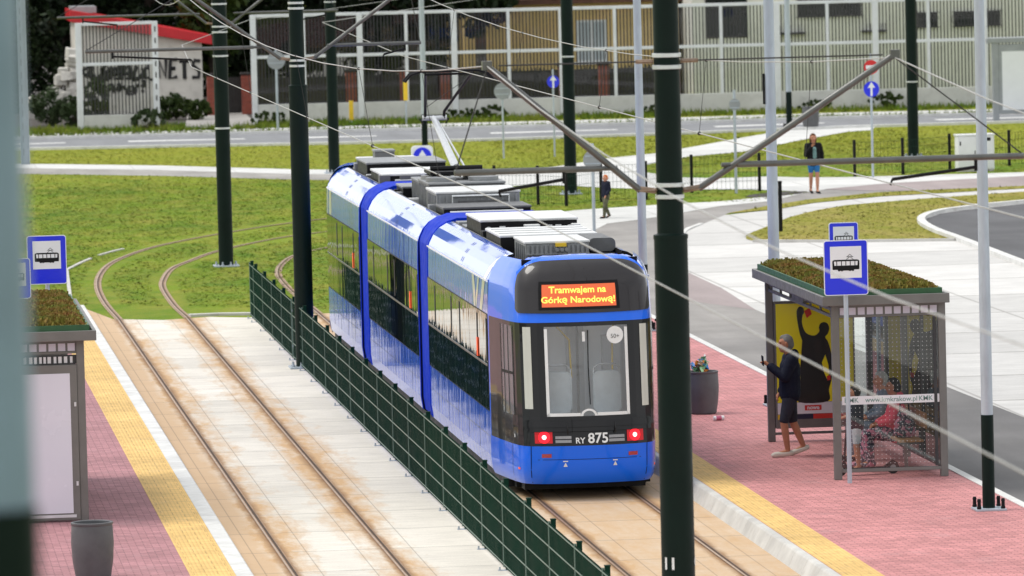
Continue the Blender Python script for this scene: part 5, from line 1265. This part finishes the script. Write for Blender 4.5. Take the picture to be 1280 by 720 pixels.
# yellow house
M['ochre'] = mk('ochre_render', (.66, .47, .19), .85, 0, .08, .8, .1, 20, dirt=(.3, .2, .08), dirt_amt=.3)
M['render_white'] = mk('pale_grey_render', (.70, .69, .635), .85, 0, .08, .8, .1, 20, dirt=(.36, .34, .31), dirt_amt=.3)
M['win'] = mk('window_glass_dark', (.008, .012, .010), .08, 0, .5, 2, spec=.3)
M['curtain'] = mk('net_curtain', (.45, .50, .52), .8, 0, .15, 3, stretch=(6, 1, .3))
M['tile'] = mk('brown_roof_tile', (.12, .055, .035), .8, 0, .2, 3)
h = thing('house', 'yellow rendered house with a white framed window behind the barrier', 'house', (25.6, 246, 0))
w = MB().box(0, 8.75, 0, 8, 0, 4.0).build('wall', M['ochre'], h, smooth=0)
MB().pxz([(-.4, 3.85), (9.2, 3.85), (9.2, 4.05), (-.4, 4.05)], -.45, 8.5).build('eaves', M['tile'], h, smooth=0)
MB().add([(-.4, -.5, 4.05), (9.2, -.5, 4.05), (7.2, 4, 7), (1.6, 4, 7), (-.4, 8.5, 4.05), (9.2, 8.5, 4.05)], [(0, 1, 2, 3), (1, 5, 2), (5, 4, 3, 2), (4, 0, 3)]).build('roof', M['tile'], h, smooth=0)
fr = MB(); fr.box(4.5, 5.75, -.06, -.001, 1.45, 3.15); win = fr.build('window', M['white'], h, smooth=0)
mb = MB(); mb.box(4.58, 5.09, -.07, -.061, 1.53, 3.07); mb.box(5.17, 5.67, -.07, -.061, 1.53, 3.07); mb.build('pane', M['curtain'], win, smooth=0)
MB().box(4.4, 5.85, -.14, -.061, 1.36, 1.45).build('sill', M['white'], win, smooth=0)
MB().tube([(7.05, -.1, 0), (7.05, -.1, 3.9)], .07, 10).build('drain_pipe', M['iron'], h)
MB().box(-.0, 8.75, -.05, -.001, 0, .5).build('plinth', M['render_white'], h, smooth=0)
# white house
h = thing('house', 'pale grey rendered house with barred windows right of the yellow one', 'house', (34.45, 243, 0))
MB().box(0, 22, 0, 9, 0, 7).build('wall', M['render_white'], h, smooth=0)
def win_(x0, x1, z0, z1, bars=True, frame='iron'):
    o = MB().box(x0, x1, -.05, -.001, z0, z1).build('window', M[frame], h, smooth=0)
    MB().box(x0+.07, x1-.07, -.06, -.051, z0+.07, z1-.07).build('pane', M['win'], o, smooth=0)
    if bars:
        mb = MB(); n = int((x1-x0)/.13)
        for k in range(n+1): mb.tube([(x0+(x1-x0)*k/n, -.16, z0-.1), (x0+(x1-x0)*k/n, -.16, z1+.1)], .012, 5)
        mb.tube([(x0-.1, -.16, z0), (x1+.1, -.16, z0)], .015, 5); mb.tube([(x0-.1, -.16, z1), (x1+.1, -.16, z1)], .015, 5)
        for k in range(8):
            xx = x0+(x1-x0)*rr.random(); mb.tube([(xx+.14*math.cos(t), -.17, (z0+z1)/2+.2*math.sin(t)) for t in np.linspace(0, 5.4, 9)], .011, 5)
        mb.build('grille', M['iron'], o)
    return o
win_(.55, 2.25, 2.35, 4.3, False); win_(4.3, 6.9, 3.1, 4.6); win_(9.2, 10.0, 2.55, 3.15, True); win_(10.7, 12.6, 2.55, 3.15, True); win_(13.9, 16, 2.55, 3.15, True)
for x0, x1 in ((3.3, 4.6), (6.9, 7.9)):
    o = MB().box(x0, x1, -.25, -.001, 2.42, 2.5).build('ledge', M['iron'], h, smooth=0)
    mb = MB()
    for k in range(7): mb.tube([(x0+.05+(x1-x0-.1)*k/6, -.22, 2.5), (x0+.05+(x1-x0-.1)*k/6, -.22, 2.78)], .012, 5)
    mb.build('spike', M['iron'], o)
mb = MB(); mb.ball((9.3, -.12, 4.0), .11, 10); mb.tube([(9.3, -.02, 4.2), (9.3, -.12, 4.1)], .02, 6); mb.build('wall_lantern', M['iron'], h)
MB().pxz([(3.0, 0), (3.12, 0), (3.12, 4.6), (3.0, 4.6)], -.07, -.001).build('drain_pipe', M['sign_grey'], h, smooth=0)
# trees
def leaf_mat(name, a, b_):
    m, nt, b = new_mat(name); P = objco(nt); c = mix(nt, mrange(nt, noise(nt, P, 1.3, 4), .35, .65), a, b_)
    nt.links.new(c, b.inputs['Base Color']); b.inputs['Roughness'].default_value = .6; b.inputs['Specular IOR Level'].default_value = .25; return m
M['leaf_dark'] = leaf_mat('dark_leaves', (.006, .014, .005), (.016, .032, .008)); M['leaf_mid'] = leaf_mat('mid_leaves', (.018, .04, .006), (.05, .075, .010)); M['leaf_bush'] = leaf_mat('bush_leaves', (.03, .055, .018), (.06, .085, .035))
M['bark'] = mk('tree_bark', (.06, .045, .035), .9, 0, .3, 4, .5, 10)
def crown_mesh(name, rx, ry, z0, z1, ncl, per, leaf, m, seed, parent):
    r = np.random.default_rng(seed); cz = (z0+z1)/2; hz = (z1-z0)/2
    u = r.normal(size=(ncl, 3)); u /= np.linalg.norm(u, axis=1)[:, None]; rad = r.uniform(.35, 1.0, ncl)**.6
    C = u*rad[:, None]*np.array([rx, ry, hz])+np.array([0, 0, cz]); cs = r.uniform(.35, .75, ncl)*min(rx, hz)*.42
    ci = np.repeat(np.arange(ncl), per); k = len(ci)
    v = r.normal(size=(k, 3)); v /= np.linalg.norm(v, axis=1)[:, None]; P = C[ci]+v*(cs[ci]*r.uniform(.3, 1, k)**.5)[:, None]
    a = r.normal(size=(k, 3)); a /= np.linalg.norm(a, axis=1)[:, None]; b = np.cross(a, r.normal(size=(k, 3))); b /= np.linalg.norm(b, axis=1)[:, None]
    s = leaf*r.uniform(.6, 1.4, k)[:, None]
    V = np.stack([P-a*s, P-b*s*.5, P+a*s, P+b*s*.5], 1).reshape(-1, 3)
    me = bpy.data.meshes.new(name); me.vertices.add(len(V)); me.vertices.foreach_set('co', V.ravel()); me.loops.add(4*k); me.polygons.add(k)
    me.loops.foreach_set('vertex_index', np.arange(4*k, dtype=np.int32)); me.polygons.foreach_set('loop_start', np.arange(0, 4*k, 4, dtype=np.int32)); me.update(calc_edges=True)
    me.materials.append(m); o = bpy.data.objects.new(name, me); COL.objects.link(o); o.parent = parent; return o
def tree(label, x, y, h, rx, z0, m, seed, leaf=.16, ncl=90, per=90, group='dark trees behind the street'):
    p = thing('tree', label, 'tree', (x, y, 0), 0, group); r = random.Random(seed)
    mb = MB(); mb.tube([(0, 0, -.1), (r.uniform(-.1, .1), 0, z0), (r.uniform(-.3, .3), .1, h*.6), (r.uniform(-.3, .3), 0, h*.9)], [.24, .19, .10, .03], 10)
    for k in range(7):
        a = r.uniform(0, 2*PI); zz = z0+(h-z0)*r.uniform(.05, .6); q = r.uniform(.5, .9)*rx
        mb.tube([(0, 0, zz), (q*.5*math.cos(a), q*.5*math.sin(a), zz+.5), (q*math.cos(a), q*math.sin(a), zz+r.uniform(.6, 1.5))], [.09, .05, .015], 6)
    mb.build('trunk', M['bark'], p); crown_mesh('crown', rx, rx*.9, z0, h, ncl, per, leaf, m, seed, p); return p
TL = [('dense dark tree behind the rubble heap, at the picture edge', 6.0, 252, 10, 3.0, .2, 'leaf_dark'), ('dark tree rising behind the red roof of the shed', 9.8, 254, 11, 3.2, 1.5, 'leaf_dark'), ('broad dark tree between the shed roof and the first green pole', 13.2, 253, 11, 3.0, 1.0, 'leaf_dark'),
      ('lighter green tree at the end of the red shed roof', 15.3, 247.5, 9.5, 1.5, .7, 'leaf_mid'), ('dark tree behind the driveway gate', 17.6, 252, 11, 2.8, 1.0, 'leaf_dark'), ('dark tree behind the left end of the long barrier', 20.6, 253, 11, 3.0, .9, 'leaf_dark'), ('dark tree behind the pantograph, left of the yellow house', 23.8, 250, 10.5, 2.6, 1.6, 'leaf_dark'), ('dark tree overhanging the corner of the yellow house', 25.9, 243.6, 9.5, 1.9, 2.9, 'leaf_dark')]
for i, (lb, x, y, h_, rx, z0, mm) in enumerate(TL): tree(lb, x, y, h_, rx, z0, M[mm], 30+i, leaf=.17)
hd = thing('hedge_row', 'dark hedge closing the view below the trees', 'hedge', (17, 262, 0)); crown_mesh('foliage', 15, 1.6, 0, 9, 260, 150, .25, M['leaf_dark'], 77, hd)
hd = thing('hedge_row', 'dark overgrown hedge behind the rubble heap', 'hedge', (6.0, 247, 0)); crown_mesh('foliage', 3.6, .9, -.6, 4.6, 120, 130, .14, M['leaf_dark'], 78, hd)
def bush(label, x, y, rx, h, m, seed, group='bushes by the shed and barrier', n=70, leaf=.055):
    p = thing('bush', label, 'bush', (x, y, 0), 0, group); crown_mesh('foliage', rx, rx*.7, 0, h, n, 60, leaf, M[m], seed, p)
    mb = MB()
    for k in range(4): mb.tube([(0, 0, 0), ((k-1.5)*.2*rx, 0, h*.5)], [.02, .008], 5)
    mb.build('stem', M['bark'], p); return p
bush('dark weedy bush growing before the rubble heap', 8.1, 232, .75, 1.5, 'leaf_bush', 51); bush('dark weedy bush growing in front of the shed corner', 9.0, 231, .5, 1.2, 'leaf_bush', 52)
bush('low scrub at the right foot of the short barrier', 11.5, 226.3, .75, .8, 'leaf_bush', 53, n=40); bush('bright green bush under the graffiti end of the shed', 13.1, 235, .8, 1.0, 'leaf_mid', 54); bush('second bright green bush beside the driveway', 13.9, 234, .5, .8, 'leaf_mid', 55)
bush('bush seen through the short barrier panel', 10.0, 233, .5, 1.8, 'leaf_bush', 56)
k = 0
for x, hh, lb in ((16.2, .5, 'small weed clump at the left end post of the long barrier'), (23.2, .42, 'weed clump at the wall foot left of the pantograph'), (24.5, .5, 'weed clump at the wall foot right of the pantograph'), (39.2, .6, 'tall weed clump at the wall foot behind the right green pole'), (36.5, .4, 'low weed clump at the wall foot under the barred windows'), (30.6, .35, 'low weed clump at the wall foot left of the near pole')):
    bush(lb, x, 227.6-(x-15.7)*.107, .7, hh, 'leaf_mid', 60+k, 'weed clumps along the wall foot', 30, .05); k += 1
# ------------------------------------------------------------------ people
def vmat(name, col, **k): return mk(name, col, k.pop('rough', .75), 0, k.pop('var', .12), k.pop('scale', 8), k.pop('bmp', .35), 22, spec=.15, **k)
SK = vmat('skin', (.50, .24, .155), rough=.55); SK2 = vmat('tanned_skin', (.42, .185, .11), rough=.55)
NAVY = vmat('navy_cloth', (.010, .012, .025)); BLACKC = vmat('black_cloth', (.009, .009, .010)); DENIM = vmat('dark_denim', (.030, .032, .045)); PINK = vmat('coral_pink_cloth', (.85, .11, .16)); GREYC = vmat('grey_blue_cloth', (.20, .23, .28))
LIGHT = vmat('pale_cloth', (.55, .62, .66)); BLUEC = vmat('blue_denim', (.03, .16, .40)); OLIVE = vmat('camouflage_cloth', (.09, .09, .055), var=.6, scale=14); TEAL = vmat('grey_teal_print', (.16, .27, .27), var=.4, scale=20)
SHOE_W = vmat('white_canvas', (.58, .55, .47)); SHOE_B = vmat('black_shoe', (.012, .012, .013)); HAIR_G = vmat('grey_hair', (.17, .165, .16), bmp=.6); HAIR_D = vmat('dark_hair', (.012, .009, .008), bmp=.6); HAIR_R = vmat('ginger_hair', (.48, .13, .03), bmp=.6); HAIR_B = vmat('brown_hair', (.10, .042, .02), bmp=.6); HAIR_W = vmat('pale_grey_hair', (.42, .41, .39), bmp=.6)
def flower():
    m, nt, b = new_mat('floral_cloth'); v = nd(nt, 'ShaderNodeTexVoronoi', {'Vector': objco(nt), 'Scale': 26}); 
    c = mix(nt, mrange(nt, v.outputs['Distance'], .15, .45), (.60, .56, .60), (.06, .055, .08)); c = mix(nt, mrange(nt, noise(nt, objco(nt), 14, 2), .52, .6), c, (.55, .20, .28)); nt.links.new(c, b.inputs['Base Color']); b.inputs['Roughness'].default_value = .8; return m
FLORAL = flower()
def blob(name, caps, mats, parent, voxel=.012, smooth_it=3):
    """one continuous surface from tapered limbs (p,r,q,s); entries with 4 values and flattening sc"""
    mb = MB()
    for c in caps:
        p, r, q, s = c[:4]; p, q = Vector(p), Vector(q)
        mb.ball(p, r, 14); 
        if (q-p).length > 1e-4:
            mb.ball(q, s, 14); n = max(2, int((q-p).length/.03)); mb.tube([p.lerp(q, i/n) for i in range(n+1)], [r+(s-r)*i/n for i in range(n+1)], 14)
    o = mb.build(name, mats, parent, smooth=0, fix=True)
    rm = o.modifiers.new('skin', 'REMESH'); rm.mode = 'VOXEL'; rm.voxel_size = voxel
    sm = o.modifiers.new('soft', 'SMOOTH'); sm.factor = .5; sm.iterations = smooth_it
    bpy.context.view_layer.update(); dg = bpy.context.evaluated_depsgraph_get(); me = bpy.data.meshes.new_from_object(o.evaluated_get(dg))
    o.modifiers.clear(); old = o.data; o.data = me; bpy.data.meshes.remove(old); me.shade_smooth()
    return o
BASE = dict(head=(0, 0, 1.635), neck=(0, .015, 1.47), shL=(.185, .015, 1.415), shR=(-.185, .015, 1.415), elL=(.235, .03, 1.13), elR=(-.235, .03, 1.13), wrL=(.25, -.05, .89), wrR=(-.25, -.05, .89),
    hipL=(.09, 0, .92), hipR=(-.09, 0, .92), knL=(.10, -.02, .50), knR=(-.10, -.02, .50), anL=(.10, .03, .085), anR=(-.10, .03, .085), toL=(.12, -.15, .035), toR=(-.12, -.15, .035), wa=(0, 0, 1.10), ch=(0, .01, 1.30), fwd=(0, -1, 0))
def person(label, loc, rz, H, pose, skin, hair, top, bottom, shoes, voxel=.012, sleeve=1.0, trouser=1.0, hairlong=0, hood=False, bulk=1.0, group=None, skirt=False, grip=('L', 'R'), extra=None):
    k = H/1.75; J = dict(BASE); J.update(pose); J = {n: Vector(v)*(k if n != 'fwd' else 1) for n, v in J.items()}
    p = thing('person', label, 'person', loc, rz, group); f = J['fwd'].normalized(); side = Vector((0, 0, 1)).cross(f).normalized(); up = Vector((0, 0, 1)); h = J['head']; B = bulk
    C = []
    def cap(a, r, b, s): C.append((a, r*k, b, s*k))
    cap(h+up*.025*k, .092, h+up*.0*k-f*.02*k, .092); cap(h-up*.03*k+f*.025*k, .074, h-up*.085*k+f*.045*k, .042)        # skull, jaw
    cap(h+f*.088*k+up*.015*k, .012, h+f*.112*k-up*.025*k, .017)                                                             # nose
    for s in (-1, 1):
        cap(h+side*s*.09*k+up*.015*k, .018, h+side*s*.088*k-up*.03*k, .014)                                                 # ears
        cap(h+side*s*.032*k+f*.086*k+up*.035*k, .013, h+side*s*.05*k+f*.078*k+up*.035*k, .011)                              # brow
    cap(h-up*.06*k+f*.085*k, .014, h-up*.062*k+f*.087*k, .014); cap(h-up*.07*k, .055, J['neck'], .058)
    hc = (J['hipL']+J['hipR'])/2
    for s, S_ in ((1, 'L'), (-1, 'R')):
        cap(J['neck']-up*.02*k, .05, J['sh'+S_], .052); cap(J['sh'+S_], .056, J['el'+S_], .042); cap(J['el'+S_], .042, J['wr'+S_], .029)
        cap(J['hip'+S_], .095, J['kn'+S_], .057); cap(J['kn'+S_], .057, J['kn'+S_].lerp(J['an'+S_], .35), .056); cap(J['kn'+S_].lerp(J['an'+S_], .35), .056, J['an'+S_], .036)
        cap(J['an'+S_], .036, J['to'+S_], .030); cap(J['an'+S_]-up*.03*k, .035, J['an'+S_]-up*.035*k-(J['to'+S_]-J['an'+S_])*.25, .03)
        sw = side*s*.07*k
        cap(J['ch']+sw, .105, J['wa']+sw*.8, .10); cap(J['wa']+sw*.8, .10, hc+sw*.9, .115); cap(J['ch']+sw*1.1, .09, J['sh'+S_]-up*.03*k-side*s*.04*k, .07)
        # hand: palm, four unequal bent fingers, thumb
        w = J['wr'+S_]; d = (w-J['el'+S_]).normalized(); n = d.cross(side if abs(d.dot(side)) < .8 else f).normalized(); b = n.cross(d).normalized()
        pe = w+d*.085*k; cap(w+d*.02*k, .026, pe, .030)
        curl = n*(-1)
        for q, L in ((-1.5, .052), (-.5, .064), (.5, .068), (1.5, .058)):
            a0 = pe+b*q*.019*k; a1 = a0+d*L*.55*k+b*q*.003*k+curl*.012*k; a2 = a1+d*L*.35*k+curl*.028*k
            cap(a0, .0105, a1, .0095); cap(a1, .0095, a2, .0085)
        t0 = w+d*.035*k-b*.024*k; t1 = t0+d*.035*k-b*.022*k; cap(t0, .013, t1, .0115); cap(t1, .0115, t1+d*.028*k+curl*.01*k, .010)
    body = blob('body', C, [skin, HAIR_D, vmat('lip', (.36, .10, .09))], p, voxel)
    # eyes and lips as their own colours on the same surface
    ey = [h+side*s*.036*k+f*.082*k+up*.016*k for s in (-1, 1)]; mo = h-up*.062*k+f*.095*k
    co_ = np.empty(len(body.data.vertices)*3); body.data.vertices.foreach_get('co', co_); co_ = co_.reshape(-1, 3)
    for pl in body.data.polygons:
        c = Vector(pl.center)
        if min((c-e).length for e in ey) < .013*k: pl.material_index = 1
        elif abs((c-mo).dot(up)) < .010*k and (c-mo).length < .026*k: pl.material_index = 2
    def ch_(name, caps, m, vx=voxel): return blob(name, caps, m, p, vx)
    e = .016*B
    T = []
    for s, S_ in ((1, 'L'), (-1, 'R')):
        sw = side*s*.07*k
        T += [(J['ch']+sw, (.108+e)*k, J['wa']+sw*.85, (.104+e*1.3)*k), (J['wa']+sw*.85, (.104+e*1.3)*k, hc+sw*.95+up*.0*k, (.117+e)*k), (J['ch']+sw*1.1, (.092+e)*k, J['sh'+S_]-up*.03*k-side*s*.04*k, (.072+e)*k), (J['neck']-up*.035*k, (.05+e)*k, J['sh'+S_], (.054+e)*k)]
        el, wr = J['el'+S_], J['wr'+S_]; sh = J['sh'+S_]
        if sleeve <= .5: T.append((sh, (.058+e)*k, sh.lerp(el, sleeve*2), (.05+e)*k))
        else: T += [(sh, (.058+e)*k, el, (.044+e)*k), (el, (.044+e)*k, el.lerp(wr, (sleeve-.5)*2*.93), (.034+e*.8)*k)]
    if hood: T.append((J['neck']-f*.06*k+up*.02*k, .07*k, J['neck']-f*.05*k-up*.03*k, .085*k))
    ch_('top', T, top)
    Bm = []
    for s, S_ in ((1, 'L'), (-1, 'R')):
        hp, kn, an = J['hip'+S_], J['kn'+S_], J['an'+S_]; sw = side*s*.055*k
        Bm.append((hc+sw+up*.05*k, (.118+e*.6)*k, hp, (.100+e*.5)*k))
        if trouser <= .5: Bm.append((hp, (.099+e*.5)*k, hp.lerp(kn, trouser*2), (.060+e*.45)*k))
        else: Bm += [(hp, (.100+e)*k, kn, (.062+e)*k), (kn, (.062+e)*k, kn.lerp(an, (trouser-.5)*2), (.046+e*.8)*k)]
    ch_('trousers' if trouser > .5 else 'shorts', Bm, bottom)
    for S_ in 'LR':
        a, t = J['an'+S_], J['to'+S_]
        ch_('shoe', [(a-up*.03*k, .043*k, t, .040*k), (a-up*.03*k, .043*k, a-up*.038*k-(t-a)*.28, .040*k), (t, .040*k, t+(t-a).normalized()*.03*k, .034*k)], shoes)
    Hh = [(h-f*.022*k+up*.040*k, .098*k, h-f*.040*k-up*.01*k, .090*k), (h+f*.03*k+up*.085*k, .050*k, h-f*.02*k+up*.075*k, .07*k)]
    if hairlong: Hh += [(h-f*.05*k, .085*k, h-f*.075*k-up*hairlong*k, .055*k)]+[(h+side*s*.06*k-f*.03*k, .055*k, h+side*s*.07*k-f*.03*k-up*hairlong*.8*k, .035*k) for s in (-1, 1)]
    ch_('hair', Hh, hair)
    if extra: extra(p, J, k, f, side, up, ch_)
    return p
# man with a phone, side on
man = person('grey haired man in a navy hoodie and dark shorts holding up a phone', (14.05, 89.6, .2), -PI/2, 1.81,
    dict(head=(0, -.05, 1.635), elL=(.20, -.10, 1.17), wrL=(.10, -.30, 1.33), elR=(-.23, .06, 1.14), wrR=(-.20, -.10, .93), ch=(0, .01, 1.30), wa=(0, .0, 1.1),
         knL=(.09, -.11, .51), anL=(.09, -.06, .085), toL=(.10, -.25, .04), knR=(-.09, .05, .50), anR=(-.09, .20, .13), toR=(-.10, .03, .04)),
    SK2, HAIR_G, NAVY, DENIM, SHOE_W, .010, 1.0, .46, 0, True, 2.1)
ph = MB(); ph.pxz(rrect(.075, .155, .012, 3), -.005, .005); o = ph.build('smartphone', M['black'], org=(0, 0, 0), bevel=.002); o.location = (13.635, 89.50, .2+1.46); o.rotation_euler = (math.radians(8), math.radians(12), math.radians(-78)); tag(o, 'black smartphone held up in the hand of the grey haired man', 'smartphone')
# walking woman and boy
person('woman in a black jacket and blue shorts walking on the path', (27.0, 167.0, 0), .12, 1.66,
    dict(elL=(.27, .04, 1.15), wrL=(.24, -.06, .95), elR=(-.24, -.02, 1.14), wrR=(-.10, -.16, 1.38), knL=(.08, -.08, .5), anL=(.07, -.10, .085), toL=(.08, -.27, .035), knR=(-.08, .04, .5), anR=(-.06, .16, .11), toR=(-.07, .0, .035)),
    SK, HAIR_B, BLACKC, BLUEC, SHOE_B, .014, 1.0, .34, .16, False, 1.5,
    extra=lambda p, J, k, f, s, u, ch: ch('shirt_front', [(J['ch']+f*.07*k, .085*k, J['wa']+f*.075*k-u*.02*k, .085*k)], TEAL))
person('ginger haired boy in a navy top and camouflage trousers walking on the pale path', (20.0, 157.9, 0), -1.1, 1.16,
    dict(head=(0, -.01, 1.60), knL=(.09, -.12, .5), anL=(.09, -.16, .09), toL=(.1, -.33, .05), knR=(-.09, .02, .49), anR=(-.09, .2, .13), toR=(-.09, .06, .035), wrL=(.22, -.14, .93), wrR=(-.22, .04, .9)),
    SK, HAIR_R, NAVY, OLIVE, SHOE_B, .012, 1.0, .97, 0, False, 1.2)
# people in the shelter
SIT = dict(head=(0, -.02, 1.22), neck=(0, .02, 1.06), shL=(.18, .03, 1.0), shR=(-.18, .03, 1.0), ch=(0, .03, .88), wa=(0, .03, .68), hipL=(.09, 0, .50), hipR=(-.09, 0, .50), knL=(.10, -.43, .52), knR=(-.10, -.43, .50), anL=(.10, -.40, .085), anR=(-.10, -.46, .085), toL=(.11, -.58, .035), toR=(-.11, -.64, .035), elL=(.23, -.05, .74), elR=(-.23, -.05, .74), wrL=(.10, -.27, .66), wrR=(-.10, -.27, .66))
person('dark haired woman in a coral pink jacket and floral leggings sitting on the bench', (15.27, 87.55, .2), -PI/2, 1.68, SIT, SK2, HAIR_D, PINK, FLORAL, FLORAL, .012, .95, .98, .05, True, 1.6)
person('pale haired older person in grey blue sitting at the far side of the bench', (15.27, 88.6, .2), -PI/2, 1.70, SIT, SK, HAIR_W, GREYC, GREYC, SHOE_B, .012, .9, .97, .0, False, 1.3)
person('dark haired child in a dark top and pale shorts standing by the scooter', (14.62, 87.0, .2), -PI/2-.25, 1.27, dict(head=(0, -.04, 1.59), elL=(.22, -.06, 1.16), wrL=(.12, -.24, 1.1), elR=(-.22, -.06, 1.16), wrR=(-.12, -.24, 1.1)), SK2, HAIR_D, NAVY, LIGHT, SHOE_B, .012, .5, .40, .02, False, 1.3)
b = thing('handbag', 'floral shoulder bag standing on the bench behind the woman in pink', 'bag', (15.33, 87.05, .665)); blob('pouch', [((-.08, 0, .09), .09, (.08, 0, .09), .09), ((-.07, 0, .2), .085, (.07, 0, .2), .085), ((-.05, 0, .33), .06, (.05, 0, .33), .06)], FLORAL, b, .012)
mb = MB(); mb.tube([(-.07, 0, .36), (-.06, 0, .5), (.06, 0, .5), (.07, 0, .36)], .012, 8); mb.build('strap', BLACKC, b)
s = thing('kick_scooter', 'small black kick scooter lying along the floor of the right shelter', 'scooter', (14.62, 86.45, .2), .12)
mb = MB(); mb.box(-.26, .30, -.06, .06, .085, .105); mb.build('deck', M['black'], s, smooth=0, bevel=.01)
for x in (-.36, .43): 
    mb = MB(); mb.tube([(x, -.018, .09), (x, .018, .09)], .09, 20); w_ = mb.build('wheel', M['rubber'], s, smooth=40); MB().tube([(x, -.022, .09), (x, .022, .09)], .045, 14).build('hub', M['sign_grey'], w_, smooth=40)
mb = MB(); mb.tube([(-.36, 0, .09), (-.30, 0, .22), (-.24, 0, .78)], .018, 8); mb.tube([(-.24, -.19, .78), (-.24, .19, .78)], .014, 8); mb.tube([(-.26, 0, .1), (-.30, 0, .2)], .02, 8); mb.build('handlebar', M['black'], s)
mb = MB(); mb.tube([(.30, 0, .1), (.43, 0, .19), (.5, 0, .14)], .02, 8); mb.build('mudguard', M['black'], s)
# ------------------------------------------------------------------ light, sky, camera
W = bpy.data.worlds.new('World'); S.world = W; W.use_nodes = True; nt = W.node_tree; bg = nt.nodes['Background']
SUN_EL, SUN_AZ = math.radians(60), math.radians(285)
sky = nd(nt, 'ShaderNodeTexSky', sky_type='NISHITA'); sky.sun_disc = False; sky.sun_elevation = SUN_EL; sky.sun_rotation = SUN_AZ; sky.dust_density = 3; sky.air_density = 1; sky.ozone_density = 1
tc = nd(nt, 'ShaderNodeTexCoord').outputs['Generated']
cl = noise(nt, scalev(nt, tc, (1, 1, 2.2)), 2.2, 6, .6)
f = mrange(nt, cl, .30, .62, .55, .97)
hz = mrange(nt, nd(nt, 'ShaderNodeSeparateXYZ', {0: tc}).outputs[2], .03, .38, 1, 0, True)
f = mth(nt, 'MAXIMUM', f, hz)
col = mix(nt, f, sky.outputs[0], mix(nt, hz, (13.5, 13.8, 14.2), (17, 17.3, 17.6)))
nt.links.new(col, bg.inputs[0]); bg.inputs[1].default_value = .058
sl = bpy.data.lights.new('sun', 'SUN'); sl.energy = 1.5; sl.angle = math.radians(24); sl.color = (1, .96, .9)
so = bpy.data.objects.new('sun', sl); COL.objects.link(so)
# NISHITA: rotation measured clockwise from +Y
d = Vector((math.sin(SUN_AZ)*math.cos(SUN_EL), math.cos(SUN_AZ)*math.cos(SUN_EL), math.sin(SUN_EL)))
so.rotation_euler = d.to_track_quat('Z', 'Y').to_euler(); so.location = (0, 0, 60)
cam = bpy.data.cameras.new('camera'); co = bpy.data.objects.new('camera', cam); COL.objects.link(co); S.camera = co
cam.sensor_width = 36; cam.lens = 7600/1280*36; cam.clip_start = .5; cam.clip_end = 6000
R3 = Matrix(((.99344377, .03219344, -.10969527), (-.11156788, .06367851, -.9917145), (-.02494147, .99745107, .06685277)))
co.matrix_world = Matrix.Translation((0, 0, 8.9)) @ R3.to_4x4()
cam.dof.use_dof = True; cam.dof.focus_distance = 87.5; cam.dof.aperture_fstop = 4.3
S.view_settings.view_transform = 'Standard'; S.view_settings.look = 'None'; S.view_settings.exposure = 0.60; S.view_settings.gamma = 1; S.view_settings.use_curve_mapping = False
S.render.engine = 'CYCLES'; S.cycles.use_denoising = True; S.cycles.max_bounces = 8; S.cycles.transparent_max_bounces = 16; S.cycles.caustics_reflective = False; S.cycles.caustics_refractive = False
